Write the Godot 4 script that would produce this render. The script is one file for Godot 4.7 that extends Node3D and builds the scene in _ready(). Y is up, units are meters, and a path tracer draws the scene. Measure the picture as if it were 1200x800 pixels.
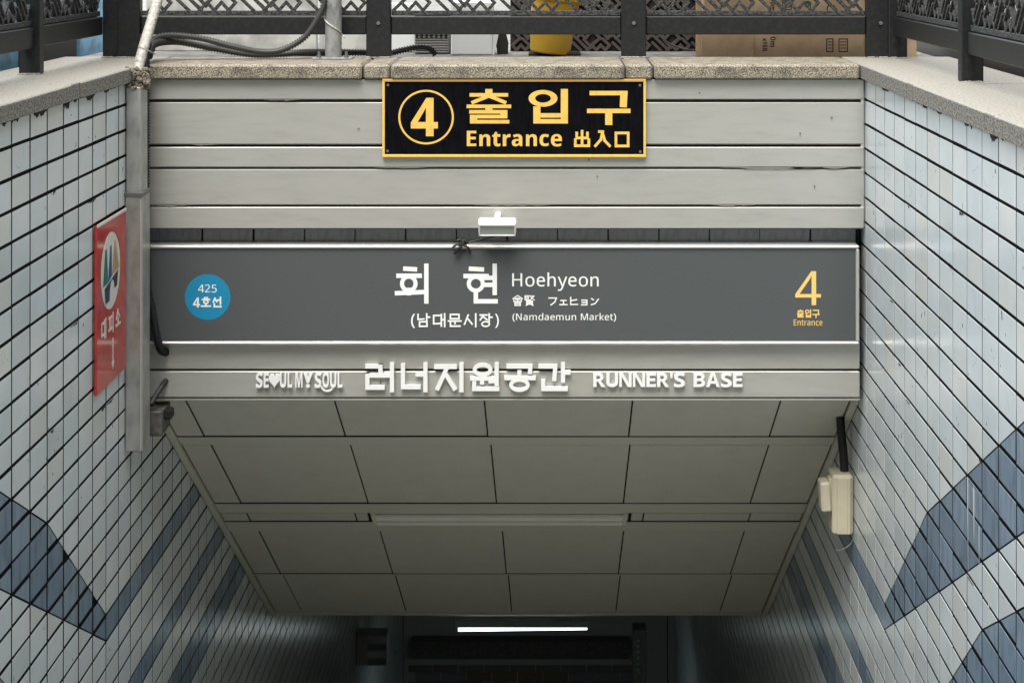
extends Node3D
# Underground station entrance seen from the street, looking down the stairwell.
# Depths (z) are metres in front of the viewer; world Z is -z.

const F := 2105.0      # focal length of the lens, in photograph pixels
const CX := 650.0
const CY := -62.0
const EYE := 1.5
const XL := -1.725     # face of the tiled wall on the left
const XR := 1.29       # face of the tiled wall on the right
const TOP := 0.956     # underside of the copings
const CAP := 1.0155    # top of the copings
const ROW0 := 0.868
const PITCH := 0.1018
const COL := 0.2

# base colours of the glazed tiles, linear
const TONES := [[0.65, 0.715, 0.74], [0.67, 0.735, 0.76], [0.63, 0.705, 0.745], [0.67, 0.71, 0.71], [0.61, 0.67, 0.695], [0.70, 0.755, 0.775], [0.645, 0.68, 0.67], [0.58, 0.64, 0.665]]
const BLUES := [[0.205, 0.285, 0.375], [0.235, 0.315, 0.41], [0.18, 0.25, 0.335], [0.25, 0.33, 0.41]]

var rng := RandomNumberGenerator.new()
var M := {}

# ---------------------------------------------------------------- helpers
func P(x: float, y: float, z: float) -> Vector3:
	return Vector3((x - CX) * z / F, EYE - (y - CY) * z / F, -z)

func lin(r: float, g: float, b: float) -> Color:
	return Color(r, g, b).linear_to_srgb()

func mat(called: String, c: Color, rough := 0.6, metal := 0.0, spec := 0.5) -> StandardMaterial3D:
	var m := StandardMaterial3D.new()
	m.resource_name = called
	m.albedo_color = c
	m.roughness = rough
	m.metallic = metal
	m.metallic_specular = spec
	return m

func noise_tex(sd: int, freq: float, octaves: int, offs: Array, cols: Array, size := 512, kind := FastNoiseLite.TYPE_SIMPLEX_SMOOTH) -> NoiseTexture2D:
	var n := FastNoiseLite.new()
	n.seed = sd
	n.noise_type = kind
	n.frequency = freq
	n.fractal_octaves = octaves
	n.fractal_gain = 0.55
	var g := Gradient.new()
	g.offsets = PackedFloat32Array(offs)
	var pc := PackedColorArray()
	for v in cols:
		if v is Color: pc.append(v)
		else: pc.append(Color(v, v, v))
	g.colors = pc
	var t := NoiseTexture2D.new()
	t.width = size
	t.height = size
	t.seamless = true
	t.noise = n
	t.color_ramp = g
	return t

func tri_tex(m: StandardMaterial3D, t: Texture2D, scale: Vector3, world := true) -> void:
	m.albedo_texture = t
	m.uv1_triplanar = true
	m.uv1_world_triplanar = world
	m.uv1_scale = scale
	m.uv1_triplanar_sharpness = 8.0

func new_st() -> SurfaceTool:
	var st := SurfaceTool.new()
	st.begin(Mesh.PRIMITIVE_TRIANGLES)
	return st

func tri(st: SurfaceTool, a: Vector3, b: Vector3, c: Vector3, out: Vector3) -> void:
	var n := (b - a).cross(c - a)
	if n.length_squared() < 1e-16:
		return
	n = n.normalized()
	if n.dot(out) < 0.0:
		n = -n
		var t := b
		b = c
		c = t
	st.set_normal(n)
	st.add_vertex(a)
	st.set_normal(n)
	st.add_vertex(c)
	st.set_normal(n)
	st.add_vertex(b)

# a, b, c: [place, normal]
func smooth_tri(st: SurfaceTool, a: Array, b: Array, c: Array) -> void:
	var n: Vector3 = (b[0] - a[0]).cross(c[0] - a[0])
	if n.length_squared() < 1e-18:
		return
	var order := [a, c, b] if n.dot(a[1] + b[1] + c[1]) > 0.0 else [a, b, c]
	for v in order:
		st.set_normal(v[1])
		st.add_vertex(v[0])

func quad(st: SurfaceTool, a: Vector3, b: Vector3, c: Vector3, d: Vector3, out: Vector3) -> void:
	tri(st, a, b, c, out)
	tri(st, a, c, d, out)

# box with chamfered edges, centred on the origin of xf
func cbox(st: SurfaceTool, xf: Transform3D, size: Vector3, c := 0.003) -> void:
	var h := size * 0.5
	c = minf(c, minf(h.x, minf(h.y, h.z)) * 0.9)
	var at := func(k: int, s: Vector3) -> Vector3:
		var v := Vector3(s.x * (h.x - c), s.y * (h.y - c), s.z * (h.z - c))
		v[k] = s[k] * h[k]
		return xf * v
	for k in 3:
		var i := (k + 1) % 3
		var j := (k + 2) % 3
		for s in [-1.0, 1.0]:
			var q := []
			for w in [[-1.0, -1.0], [1.0, -1.0], [1.0, 1.0], [-1.0, 1.0]]:
				var v := Vector3()
				v[k] = s
				v[i] = w[0]
				v[j] = w[1]
				q.append(at.call(k, v))
			var o := Vector3()
			o[k] = s
			quad(st, q[0], q[1], q[2], q[3], xf.basis * o)
			# edge between faces k and i, along j
			for s2 in [-1.0, 1.0]:
				var a := Vector3()
				a[k] = s
				a[i] = s2
				a[j] = -1.0
				var b := a
				b[j] = 1.0
				var o2 := Vector3()
				o2[k] = s
				o2[i] = s2
				quad(st, at.call(k, a), at.call(k, b), at.call(i, b), at.call(i, a), xf.basis * o2)
	for x in [-1.0, 1.0]:
		for y in [-1.0, 1.0]:
			for z in [-1.0, 1.0]:
				var v := Vector3(x, y, z)
				tri(st, at.call(0, v), at.call(1, v), at.call(2, v), xf.basis * v)

func cbox2(st: SurfaceTool, lo: Vector3, hi: Vector3, c := 0.003) -> void:
	var a := Vector3(minf(lo.x, hi.x), minf(lo.y, hi.y), minf(lo.z, hi.z))
	var b := Vector3(maxf(lo.x, hi.x), maxf(lo.y, hi.y), maxf(lo.z, hi.z))
	cbox(st, Transform3D(Basis(), (a + b) * 0.5), b - a, c)

# polygon in the plane of xf, extruded along xf's z from z0 to z1
func prism(st: SurfaceTool, poly: PackedVector2Array, z0: float, z1: float, xf: Transform3D) -> void:
	var p := poly
	if Geometry2D.is_polygon_clockwise(p):
		p = p.duplicate()
		p.reverse()
	var idx := Geometry2D.triangulate_polygon(p)
	for n in range(0, idx.size(), 3):
		var q := [p[idx[n]], p[idx[n + 1]], p[idx[n + 2]]]
		tri(st, xf * Vector3(q[0].x, q[0].y, z1), xf * Vector3(q[1].x, q[1].y, z1), xf * Vector3(q[2].x, q[2].y, z1), xf.basis.z)
		tri(st, xf * Vector3(q[0].x, q[0].y, z0), xf * Vector3(q[1].x, q[1].y, z0), xf * Vector3(q[2].x, q[2].y, z0), -xf.basis.z)
	for n in p.size():
		var a := p[n]
		var b := p[(n + 1) % p.size()]
		var e := b - a
		var out := xf.basis * Vector3(e.y, -e.x, 0)
		quad(st, xf * Vector3(a.x, a.y, z0), xf * Vector3(b.x, b.y, z0), xf * Vector3(b.x, b.y, z1), xf * Vector3(a.x, a.y, z1), out)

func ring(st: SurfaceTool, c: Vector2, rx: float, ry: float, w: float, z0: float, z1: float, xf: Transform3D, n := 40, wy := -1.0) -> void:
	if wy < 0.0: wy = w
	for k in n:
		var a := TAU * k / n
		var b := TAU * (k + 1) / n
		var o0 := c + Vector2(cos(a) * rx, sin(a) * ry)
		var o1 := c + Vector2(cos(b) * rx, sin(b) * ry)
		var i0 := c + Vector2(cos(a) * (rx - w), sin(a) * (ry - wy))
		var i1 := c + Vector2(cos(b) * (rx - w), sin(b) * (ry - wy))
		var f := func(v: Vector2, z: float) -> Vector3: return xf * Vector3(v.x, v.y, z)
		quad(st, f.call(o0, z1), f.call(o1, z1), f.call(i1, z1), f.call(i0, z1), xf.basis.z)
		var d := xf.basis * Vector3(cos(a), sin(a), 0)
		quad(st, f.call(o0, z0), f.call(o1, z0), f.call(o1, z1), f.call(o0, z1), d)
		quad(st, f.call(i0, z0), f.call(i1, z0), f.call(i1, z1), f.call(i0, z1), -d)

func disc(c: Vector2, r: float, n := 48) -> PackedVector2Array:
	var p := PackedVector2Array()
	for k in n:
		p.append(c + Vector2(cos(TAU * k / n), sin(TAU * k / n)) * r)
	return p

# round tube along points; ridge > 0 makes a corrugated hose
func tube(st: SurfaceTool, pts: Array, r: float, sides := 12, ridge := 0.0, step := 0.0, smooth_path := true) -> void:
	var path: Array = pts
	if smooth_path and pts.size() > 2:
		var cv := Curve3D.new()
		for n in pts.size():
			var a: Vector3 = pts[maxi(n - 1, 0)]
			var b: Vector3 = pts[mini(n + 1, pts.size() - 1)]
			var t := (b - a) / 6.0
			cv.add_point(pts[n], -t, t)
		cv.bake_interval = 0.004
		path = []
		var L := cv.get_baked_length()
		var cnt := int(L / (step if step > 0.0 else 0.012)) + 2
		for n in cnt:
			path.append(cv.sample_baked(L * n / (cnt - 1), true))
	elif step > 0.0:
		var p2 := []
		for n in pts.size() - 1:
			var seg: Vector3 = pts[n + 1] - pts[n]
			var k := int(seg.length() / step) + 1
			for q in k:
				p2.append(pts[n] + seg * q / k)
		p2.append(pts[-1])
		path = p2
	var prev := Vector3()
	var up := Vector3(0, 1, 0)
	var rings := []
	for n in path.size():
		var d: Vector3 = (path[mini(n + 1, path.size() - 1)] - path[maxi(n - 1, 0)]).normalized()
		if n == 0:
			up = Vector3(0, 1, 0) if absf(d.y) < 0.9 else Vector3(1, 0, 0)
		var s := d.cross(up).normalized()
		up = s.cross(d).normalized()
		var rr := r + (ridge if n % 2 == 0 else -ridge)
		var q := []
		for k in sides:
			var a := TAU * k / sides
			var v := s * cos(a) + up * sin(a)
			q.append([path[n] + v * rr, v])
		rings.append(q)
	for n in rings.size() - 1:
		for k in sides:
			var a = rings[n][k]
			var b = rings[n][(k + 1) % sides]
			var c = rings[n + 1][(k + 1) % sides]
			var e = rings[n + 1][k]
			smooth_tri(st, a, b, c)
			smooth_tri(st, a, c, e)
	for end in [[0, -1.0], [rings.size() - 1, 1.0]]:
		var n: int = end[0]
		var dir: Vector3 = (path[-1] - path[-2]) if end[1] > 0 else (path[0] - path[1])
		for k in sides:
			tri(st, path[n], rings[n][k][0], rings[n][(k + 1) % sides][0], dir)

func obj(called: String, st: SurfaceTool, m: Material, parent: Node = self) -> MeshInstance3D:
	var o := MeshInstance3D.new()
	o.name = called
	o.mesh = st.commit()
	o.material_override = m
	parent.add_child(o, true)
	return o

func inst(called: String, mesh: Mesh, m: Material, parent: Node, xf: Transform3D) -> MeshInstance3D:
	var o := MeshInstance3D.new()
	o.name = called
	o.mesh = mesh
	o.material_override = m
	o.transform = xf
	parent.add_child(o, true)
	return o

func tag(o: Node, label: String, category: String, group := "") -> Node:
	o.set_meta("label", label)
	o.set_meta("category", category)
	if group != "":
		o.set_meta("group", group)
	return o

func thing(called: String, label: String, category: String, group := "") -> Node3D:
	var o := Node3D.new()
	o.name = called
	add_child(o, true)
	tag(o, label, category, group)
	return o

func structure(o: Node) -> Node:
	o.set_meta("kind", "structure")
	return o

# ---------------------------------------------------------------- lettering
# letters without a font here: strokes on a 100 x 100 field, y down; ["o", x, y, rx, ry] is a ring
const GLYPH := {
	"출": [[50, 0, 50, 12], [8, 13, 92, 13], [50, 16, 8, 36], [50, 16, 92, 36], [0, 49, 100, 49], [50, 49, 50, 64], [7, 66, 90, 66, 90, 81, 9, 81, 9, 97, 95, 97]],
	"입": [["o", 33, 23, 33, 22], [92, 0, 92, 50], [16, 56, 16, 97, 92, 97, 92, 56], [16, 78, 92, 78]],
	"구": [[7, 5, 92, 5, 90, 47], [0, 62, 100, 62], [50, 62, 50, 100]],
	"회": [[24, 8, 63, 10], [5, 28, 75, 28], ["o", 39, 50, 24, 21], [39, 68, 39, 77], [0, 77, 82, 74], [97, 0, 97, 100]],
	"현": [[14, 8, 58, 10], [0, 28, 70, 28], ["o", 34, 49, 25, 20], [58, 33, 95, 33], [58, 52, 95, 52], [97, 0, 97, 74], [34, 68, 34, 97, 100, 97]],
	"호": [[34, 4, 66, 4], [10, 22, 90, 22], ["o", 50, 47, 27, 19], [50, 66, 50, 90], [0, 92, 100, 92]],
	"선": [[28, 4, 4, 50], [26, 18, 52, 48], [60, 28, 92, 28], [92, 0, 92, 70], [18, 66, 18, 96, 98, 96]],
	"남": [[6, 4, 6, 43, 56, 40], [76, 0, 76, 54], [76, 25, 99, 25], [18, 62, 78, 62, 78, 98, 18, 98, 18, 62]],
	"대": [[54, 12, 6, 12, 6, 78, 56, 76], [68, 4, 68, 96], [95, 0, 95, 100], [68, 46, 95, 46]],
	"문": [[15, 4, 85, 4, 85, 38, 15, 38, 15, 4], [0, 56, 100, 56], [52, 56, 52, 76], [16, 70, 16, 97, 92, 97]],
	"시": [[34, 6, 2, 84], [32, 40, 66, 82], [94, 0, 94, 100]],
	"장": [[4, 8, 58, 8], [31, 8, 2, 50], [31, 24, 62, 48], [76, 0, 76, 58], [76, 26, 99, 26], ["o", 48, 80, 32, 20]],
	"러": [[0, 6, 50, 6, 50, 42, 0, 42, 0, 90, 58, 90], [62, 42, 94, 42], [94, 0, 94, 100]],
	"너": [[2, 4, 2, 88, 66, 88], [62, 38, 94, 38], [94, 0, 94, 100]],
	"지": [[0, 8, 70, 8], [42, 8, 4, 96], [38, 40, 70, 96], [95, 0, 95, 100]],
	"원": [["o", 40, 20, 32, 21], [0, 54, 78, 54], [38, 54, 38, 70], [70, 64, 94, 64], [94, 0, 94, 76], [8, 72, 8, 95, 96, 95]],
	"공": [[8, 6, 88, 6, 86, 32], [48, 30, 48, 50], [0, 52, 100, 52], ["o", 48, 79, 32, 22]],
	"간": [[0, 6, 54, 6, 50, 60], [82, 0, 82, 62], [82, 30, 102, 30], [10, 66, 10, 95, 92, 95]],
	"피": [[2, 12, 64, 12], [20, 12, 20, 80], [46, 12, 46, 80], [0, 80, 68, 78], [94, 0, 94, 100]],
	"소": [[50, 4, 10, 54], [50, 22, 90, 54], [50, 54, 50, 88], [0, 88, 100, 88]],
	"出": [[50, 0, 50, 94], [12, 12, 12, 44, 88, 44, 88, 12], [2, 56, 2, 95, 98, 95, 98, 56]],
	"入": [[30, 3, 52, 4, 40, 55, 2, 98], [52, 14, 66, 62, 100, 98]],
	"口": [[8, 8, 92, 8, 92, 94, 8, 94, 8, 8]],
	"會": [[50, 0, 0, 32], [50, 0, 100, 32], [30, 28, 70, 28], [12, 38, 88, 38, 88, 60, 12, 60, 12, 38], [50, 38, 50, 60], [22, 70, 78, 70, 78, 100, 22, 100, 22, 70], [22, 85, 78, 85]],
	"賢": [[46, 2, 4, 2, 4, 44, 48, 44], [4, 16, 40, 16, 40, 30, 4, 30], [56, 6, 94, 6, 58, 46], [62, 16, 99, 46], [20, 54, 80, 54, 80, 86, 20, 86, 20, 54], [20, 65, 80, 65], [20, 76, 80, 76], [38, 88, 14, 100], [62, 88, 88, 100]],
	"フ": [[2, 12, 92, 12, 72, 62, 24, 98]],
	"ェ": [[20, 42, 82, 42], [51, 42, 51, 92], [8, 93, 94, 93]],
	"ヒ": [[12, 4, 12, 92, 94, 90], [12, 46, 86, 32]],
	"ョ": [[20, 38, 80, 38, 80, 95, 16, 95], [22, 66, 80, 66]],
	"ン": [[8, 18, 36, 36], [6, 94, 52, 80, 94, 24]],
}

# one letter whose ink fills the box (x0, y0)-(x1, y1), given in metres on the plane of xf with y up
func glyph(ch: String, x0: float, y0: float, x1: float, y1: float, w: float, d: float, xf: Transform3D, m: Material, parent: Node, called := "letter", hr := 1.0) -> void:
	var st := new_st()
	var bump := 0.0
	var ax := x0 + w * 0.5
	var bx := x1 - w * 0.5
	var wh := w * hr
	var ay := y0 - wh * 0.5
	var by := y1 + wh * 0.5
	var f := func(x: float, y: float) -> Vector2: return Vector2(lerpf(ax, bx, x / 100.0), lerpf(ay, by, y / 100.0))
	for s in GLYPH[ch]:
		bump += 0.00007
		if s[0] is String:
			var c: Vector2 = f.call(s[1], s[2])
			ring(st, c, (bx - ax) * s[3] / 100.0 + w * 0.35, (ay - by) * s[4] / 100.0 + wh * 0.35, w * 0.92, 0.0, d + bump, xf, 40, wh * 0.92)
			continue
		var n: int = s.size() / 2
		for k in n - 1:
			bump += 0.00007
			var a: Vector2 = f.call(s[2 * k], s[2 * k + 1])
			var b: Vector2 = f.call(s[2 * k + 2], s[2 * k + 3])
			var t := (b - a).normalized()
			var flat := absf(t.x) > 0.9
			var q := Vector2(-t.y, t.x) * (wh if flat else w) * 0.5
			var cut := w if flat else wh
			# square, straight ends; corners overlap by half a stroke
			var ea := cut * 0.5 if (k > 0 or absf(t.x) < 0.05 or absf(t.y) < 0.05) else cut * 0.25
			var eb := cut * 0.5 if (k < n - 2 or absf(t.x) < 0.05 or absf(t.y) < 0.05) else cut * 0.25
			a -= t * ea
			b += t * eb
			prism(st, PackedVector2Array([a - q, b - q, b + q, a + q]), 0.0, d + bump, xf)
	obj(called, st, m, parent)

# latin text fitted to a box: x0..x1 wide, cap height from baseline yb to yt
func latin(text: String, x0: float, x1: float, yb: float, yt: float, d: float, xf: Transform3D, m: Material, parent: Node, bold := false, called := "lettering", cap := 0.714) -> MeshInstance3D:
	var f := SystemFont.new()
	f.font_names = PackedStringArray(["Droid Sans"])
	f.font_weight = 700 if bold else 400
	var t := TextMesh.new()
	t.text = text
	t.font = f
	t.font_size = 64
	t.pixel_size = 0.01
	t.depth = 1.0
	t.curve_step = 1.0
	t.horizontal_alignment = HORIZONTAL_ALIGNMENT_LEFT
	t.vertical_alignment = VERTICAL_ALIGNMENT_CENTER
	var am := ArrayMesh.new()
	var arr := t.surface_get_arrays(0)
	var v: PackedVector3Array = arr[Mesh.ARRAY_VERTEX]
	var lo := Vector3(1e9, 1e9, 1e9)
	var hi := -lo
	for p in v:
		lo = lo.min(p)
		hi = hi.max(p)
	# where the baseline and the cap line stand is taken from a capital of the same font
	var r: TextMesh = t.duplicate()
	r.text = "E" if text.to_upper() != text.to_lower() else "4"
	var rv: PackedVector3Array = r.surface_get_arrays(0)[Mesh.ARRAY_VERTEX]
	var rlo := 1e9
	var rhi := -1e9
	for p in rv:
		rlo = minf(rlo, p.y)
		rhi = maxf(rhi, p.y)
	for n in v.size():
		var p := v[n]
		v[n] = Vector3(lerpf(x0, x1, (p.x - lo.x) / (hi.x - lo.x)), lerpf(yb, yt, (p.y - rlo) / (rhi - rlo)), (p.z - lo.z) / maxf(hi.z - lo.z, 1e-6) * d)
	arr[Mesh.ARRAY_VERTEX] = v
	for slot in [Mesh.ARRAY_TANGENT]:
		arr[slot] = null
	am.add_surface_from_arrays(Mesh.PRIMITIVE_TRIANGLES, arr)
	var o := inst(called, am, m, parent, xf)
	return o

# ---------------------------------------------------------------- materials
# two metres of glaze: faint clouds, small chips and scratches with outlines of their own
func glaze_tex() -> ImageTexture:
	var n := FastNoiseLite.new()
	n.seed = 77
	n.frequency = 0.006
	n.fractal_octaves = 5
	var size := 1024
	var im := n.get_seamless_image(size, size)
	im.convert(Image.FORMAT_L8)
	var data := im.get_data()
	var out := PackedByteArray()
	out.resize(size * size)
	for i in size * size:
		out[i] = int(255.0 - 13.0 * (1.0 - data[i] / 255.0) - 0.0)
	var r := RandomNumberGenerator.new()
	r.seed = 9
	for k in 110:
		var cx := r.randi_range(8, size - 9)
		var cy := r.randi_range(8, size - 9)
		var rx := r.randf_range(0.7, 2.6)
		var ry := rx * r.randf_range(0.8, 2.4)
		var v := r.randf_range(0.25, 0.8)
		for y in range(-6, 7):
			for x in range(-3, 4):
				var d := (x / rx) * (x / rx) + (y / ry) * (y / ry)
				if d < 1.0:
					var at := (cy + y) * size + cx + x
					out[at] = int(out[at] * v)
	for k in 70:
		var px := r.randf_range(20, size - 20)
		var py := r.randf_range(20, size - 20)
		var a := r.randf() * TAU
		var v := r.randf_range(0.72, 0.9)
		for q in r.randi_range(10, 46):
			px = clampf(px + cos(a), 1, size - 2)
			py = clampf(py + sin(a), 1, size - 2)
			a += r.randf_range(-0.25, 0.25)
			var at := int(py) * size + int(px)
			out[at] = int(out[at] * v)
	return ImageTexture.create_from_image(Image.create_from_data(size, size, false, Image.FORMAT_L8, out))

func make_materials() -> void:
	# glazed wall tiles: several kiln tones, dirt specks in the glaze
	var grime := glaze_tex()
	var streak := noise_tex(12, 0.02, 3, [0.0, 0.34, 0.5, 1.0], [0.86, 0.93, 0.98, 1.0])
	for n in TONES.size():
		var m := mat("white_tile_glaze", lin(TONES[n][0], TONES[n][1], TONES[n][2]), 0.22, 0.0, 0.45)
		tri_tex(m, grime, Vector3(0.5, 0.5, 0.5))
		m.uv1_offset = Vector3(n * 0.13, n * 0.27, n * 0.21)
		M["tile%d" % n] = m
	for n in BLUES.size():
		var m := mat("blue_tile_glaze", lin(BLUES[n][0], BLUES[n][1], BLUES[n][2]), 0.2, 0.0, 0.45)
		tri_tex(m, streak, Vector3(1.6, 0.5, 1.6))
		M["blue%d" % n] = m
	var sm := mat("tile_glaze", Color.WHITE, 0.22, 0.0, 0.45)
	sm.vertex_color_use_as_albedo = true
	tri_tex(sm, grime, Vector3(0.5, 0.5, 0.5))
	M.tile_many = sm
	M.grout = mat("dark_grout", lin(0.0075, 0.0068, 0.006), 0.95, 0.0, 0.2)
	tri_tex(M.grout, noise_tex(14, 0.03, 4, [0.0, 0.4, 0.62, 1.0], [0.35, 0.6, 1.0, 1.0]), Vector3(2, 2, 2))
	M.dirt = mat("black_dirt", lin(0.035, 0.031, 0.026), 0.95)
	M.grime_brown = mat("brown_grime", lin(0.20, 0.19, 0.16), 0.9)
	M.lime = mat("lime_film", lin(0.50, 0.50, 0.47), 0.8)
	# brushed metal cladding
	var brush := noise_tex(21, 0.015, 4, [0.0, 0.3, 0.55, 1.0], [0.945, 0.975, 0.99, 1.0])
	M.panel = mat("brushed_cladding", lin(0.595, 0.592, 0.55), 0.34, 0.55)
	tri_tex(M.panel, brush, Vector3(0.5, 3.0, 3.0))
	M.panel_edge = mat("cladding_trim", lin(0.60, 0.60, 0.57), 0.35, 0.5)
	M.duct = mat("duct_steel", lin(0.47, 0.47, 0.45), 0.40, 0.45)
	tri_tex(M.duct, noise_tex(22, 0.012, 4, [0.0, 0.35, 0.6, 1.0], [0.80, 0.91, 0.98, 1.0]), Vector3(2.0, 1.0, 2.0))
	M.frame = mat("sign_frame_aluminium", lin(0.70, 0.70, 0.67), 0.32, 0.6)
	# granite of the copings: speckled
	var speck := noise_tex(31, 0.16, 3, [0.0, 0.30, 0.42, 0.58, 0.72, 1.0], [Color(0.28, 0.26, 0.23), Color(0.46, 0.44, 0.40), Color(0.70, 0.67, 0.61), Color(0.86, 0.83, 0.77), Color(0.98, 0.96, 0.91), Color(1, 1, 1)])
	var soft := noise_tex(32, 0.015, 4, [0.0, 0.35, 0.6, 1.0], [0.66, 0.84, 0.97, 1.0])
	M.granite = mat("granite", lin(0.53, 0.51, 0.46), 0.7)
	tri_tex(M.granite, speck, Vector3(1.5, 1.5, 1.5))
	M.granite.detail_enabled = true
	M.granite.detail_blend_mode = BaseMaterial3D.BLEND_MODE_MUL
	M.granite.detail_albedo = soft
	M.granite_smooth = mat("honed_granite", lin(0.37, 0.35, 0.305), 0.62, 0.0, 0.35)
	tri_tex(M.granite_smooth, noise_tex(33, 0.10, 4, [0.0, 0.35, 0.55, 1.0], [0.70, 0.87, 0.96, 1.0]), Vector3(1.4, 1.4, 1.4))
	M.granite_dirty = mat("weathered_granite", lin(0.30, 0.285, 0.25), 0.85)
	tri_tex(M.granite_dirty, noise_tex(35, 0.09, 5, [0.0, 0.36, 0.5, 0.66, 1.0], [0.52, 0.68, 0.82, 0.94, 1.0]), Vector3(1.0, 2.0, 1.0))
	M.step = mat("step_granite", lin(0.56, 0.565, 0.55), 0.6)
	tri_tex(M.step, speck, Vector3(2.1, 2.1, 2.1))
	M.paving = mat("paving", lin(0.30, 0.29, 0.275), 0.85)
	tri_tex(M.paving, noise_tex(34, 0.02, 5, [0.0, 0.4, 0.6, 1.0], [0.55, 0.8, 0.95, 1.0]), Vector3(0.8, 0.8, 0.8))
	M.concrete = mat("concrete", lin(0.25, 0.245, 0.23), 0.9)
	tri_tex(M.concrete, soft, Vector3(0.9, 0.9, 0.9))
	M.render = mat("beige_render", lin(0.42, 0.385, 0.33), 0.9)
	tri_tex(M.render, soft, Vector3(0.3, 0.3, 0.3))
	# soffit panels
	M.soffit = mat("ceiling_panel", lin(0.665, 0.675, 0.615), 0.6)
	tri_tex(M.soffit, noise_tex(41, 0.012, 4, [0.0, 0.35, 0.6, 1.0], [0.965, 0.985, 0.995, 1.0]), Vector3(0.9, 0.9, 0.9))
	M.tbar = mat("ceiling_bar", lin(0.655, 0.67, 0.595), 0.55)
	M.gap = mat("gap_black", lin(0.012, 0.012, 0.011), 0.95)
	M.dark_tile = mat("slate_tile", lin(0.20, 0.212, 0.222), 0.35)
	tri_tex(M.dark_tile, streak, Vector3(3, 1, 3))
	# signs
	M.sign_grey = mat("sign_charcoal", lin(0.083, 0.092, 0.095), 0.62, 0.0, 0.4)
	tri_tex(M.sign_grey, noise_tex(51, 0.25, 2, [0.0, 0.4, 0.6, 1.0], [0.82, 0.94, 1.0, 1.0]), Vector3(2, 2, 2))
	M.white = mat("white_print", lin(0.84, 0.85, 0.84), 0.5)
	M.letter_white = mat("white_acrylic", lin(0.78, 0.79, 0.78), 0.4)
	M.black_board = mat("black_enamel", lin(0.0035, 0.0036, 0.0060), 0.42, 0.0, 0.25)
	tri_tex(M.black_board, noise_tex(52, 0.02, 4, [0.0, 0.4, 0.62, 1.0], [0.4, 0.7, 0.95, 1.0]), Vector3(4, 0.7, 4))
	M.yellow = mat("yellow_print", lin(0.82, 0.53, 0.115), 0.45)
	tri_tex(M.yellow, noise_tex(53, 0.03, 4, [0.0, 0.32, 0.5, 1.0], [0.92, 0.97, 1.0, 1.0]), Vector3(2, 1.5, 2))
	M.yellow_dull = mat("yellow_rim", lin(0.62, 0.37, 0.085), 0.4, 0.15)
	M.gold = mat("gold_print", lin(0.80, 0.56, 0.17), 0.5)
	M.blue_disc = mat("line_blue", lin(0.008, 0.235, 0.42), 0.5)
	M.red = mat("red_enamel", lin(0.50, 0.050, 0.040), 0.16, 0.0, 0.5)
	tri_tex(M.red, noise_tex(54, 0.015, 3, [0.0, 0.3, 0.6, 1.0], [0.86, 0.94, 1.0, 1.0]), Vector3(1.4, 1.4, 1.4))
	M.sign_white = mat("sign_white", lin(0.70, 0.69, 0.64), 0.3)
	M.green = mat("emblem_green", lin(0.010, 0.16, 0.10), 0.3)
	M.navy = mat("emblem_blue", lin(0.020, 0.075, 0.22), 0.3)
	M.tan = mat("emblem_tan", lin(0.42, 0.30, 0.15), 0.3)
	M.black = mat("emblem_black", lin(0.012, 0.013, 0.016), 0.3)
	# street things
	M.steel_paint = mat("fence_paint", lin(0.0125, 0.0155, 0.0165), 0.5)
	tri_tex(M.steel_paint, noise_tex(61, 0.03, 5, [0.0, 0.40, 0.58, 0.72, 1.0], [Color(0.55, 0.55, 0.55), Color(0.72, 0.72, 0.72), Color(0.80, 0.80, 0.80), Color(0.95, 0.95, 0.93), Color(1, 1, 1)]), Vector3(2.2, 2.2, 2.2))
	M.steel_worn = mat("fence_paint_dusty", lin(0.060, 0.063, 0.062), 0.7)
	tri_tex(M.steel_worn, noise_tex(62, 0.06, 5, [0.0, 0.40, 0.52, 0.62, 1.0], [0.30, 0.45, 0.75, 1.0, 1.0]), Vector3(2.2, 2.2, 2.2))
	M.brown = mat("brown_lattice", lin(0.060, 0.051, 0.045), 0.6)
	M.brown_dark = mat("brown_shade", lin(0.022, 0.018, 0.016), 0.8)
	M.pale = mat("pale_board", lin(0.60, 0.60, 0.57), 0.5)
	tri_tex(M.pale, soft, Vector3(0.5, 0.5, 0.5))
	M.white_board = mat("white_board", lin(0.84, 0.86, 0.86), 0.5)
	M.woven = mat("grey_weave", lin(0.30, 0.30, 0.29), 0.8)
	M.card = mat("cardboard", lin(0.60, 0.45, 0.30), 0.85)
	tri_tex(M.card, noise_tex(63, 0.02, 4, [0.0, 0.35, 0.6, 1.0], [0.90, 0.95, 0.99, 1.0]), Vector3(1.2, 1.2, 1.2))
	M.card_print = mat("box_print", lin(0.035, 0.028, 0.022), 0.8)
	M.card_green = mat("box_print_green", lin(0.05, 0.16, 0.05), 0.8)
	M.bucket = mat("yellow_plastic", lin(0.62, 0.37, 0.030), 0.35)
	M.bucket_in = mat("brown_soil", lin(0.05, 0.035, 0.02), 0.9)
	M.blue_sheet = mat("blue_sheet", lin(0.20, 0.46, 0.66), 0.5)
	tri_tex(M.blue_sheet, noise_tex(64, 0.008, 3, [0.0, 0.35, 0.5, 1.0], [0.75, 0.9, 1.0, 1.0]), Vector3(1, 1.6, 1))
	M.hose = mat("black_hose", lin(0.009, 0.009, 0.009), 0.45)
	M.hose_grey = mat("grey_hose", lin(0.034, 0.034, 0.031), 0.5)
	M.hose_pale = mat("pale_hose", lin(0.50, 0.48, 0.43), 0.6)
	tri_tex(M.hose_pale, noise_tex(65, 0.03, 4, [0.0, 0.35, 0.55, 1.0], [0.6, 0.85, 1.0, 1.0]), Vector3(3, 3, 3))
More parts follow.
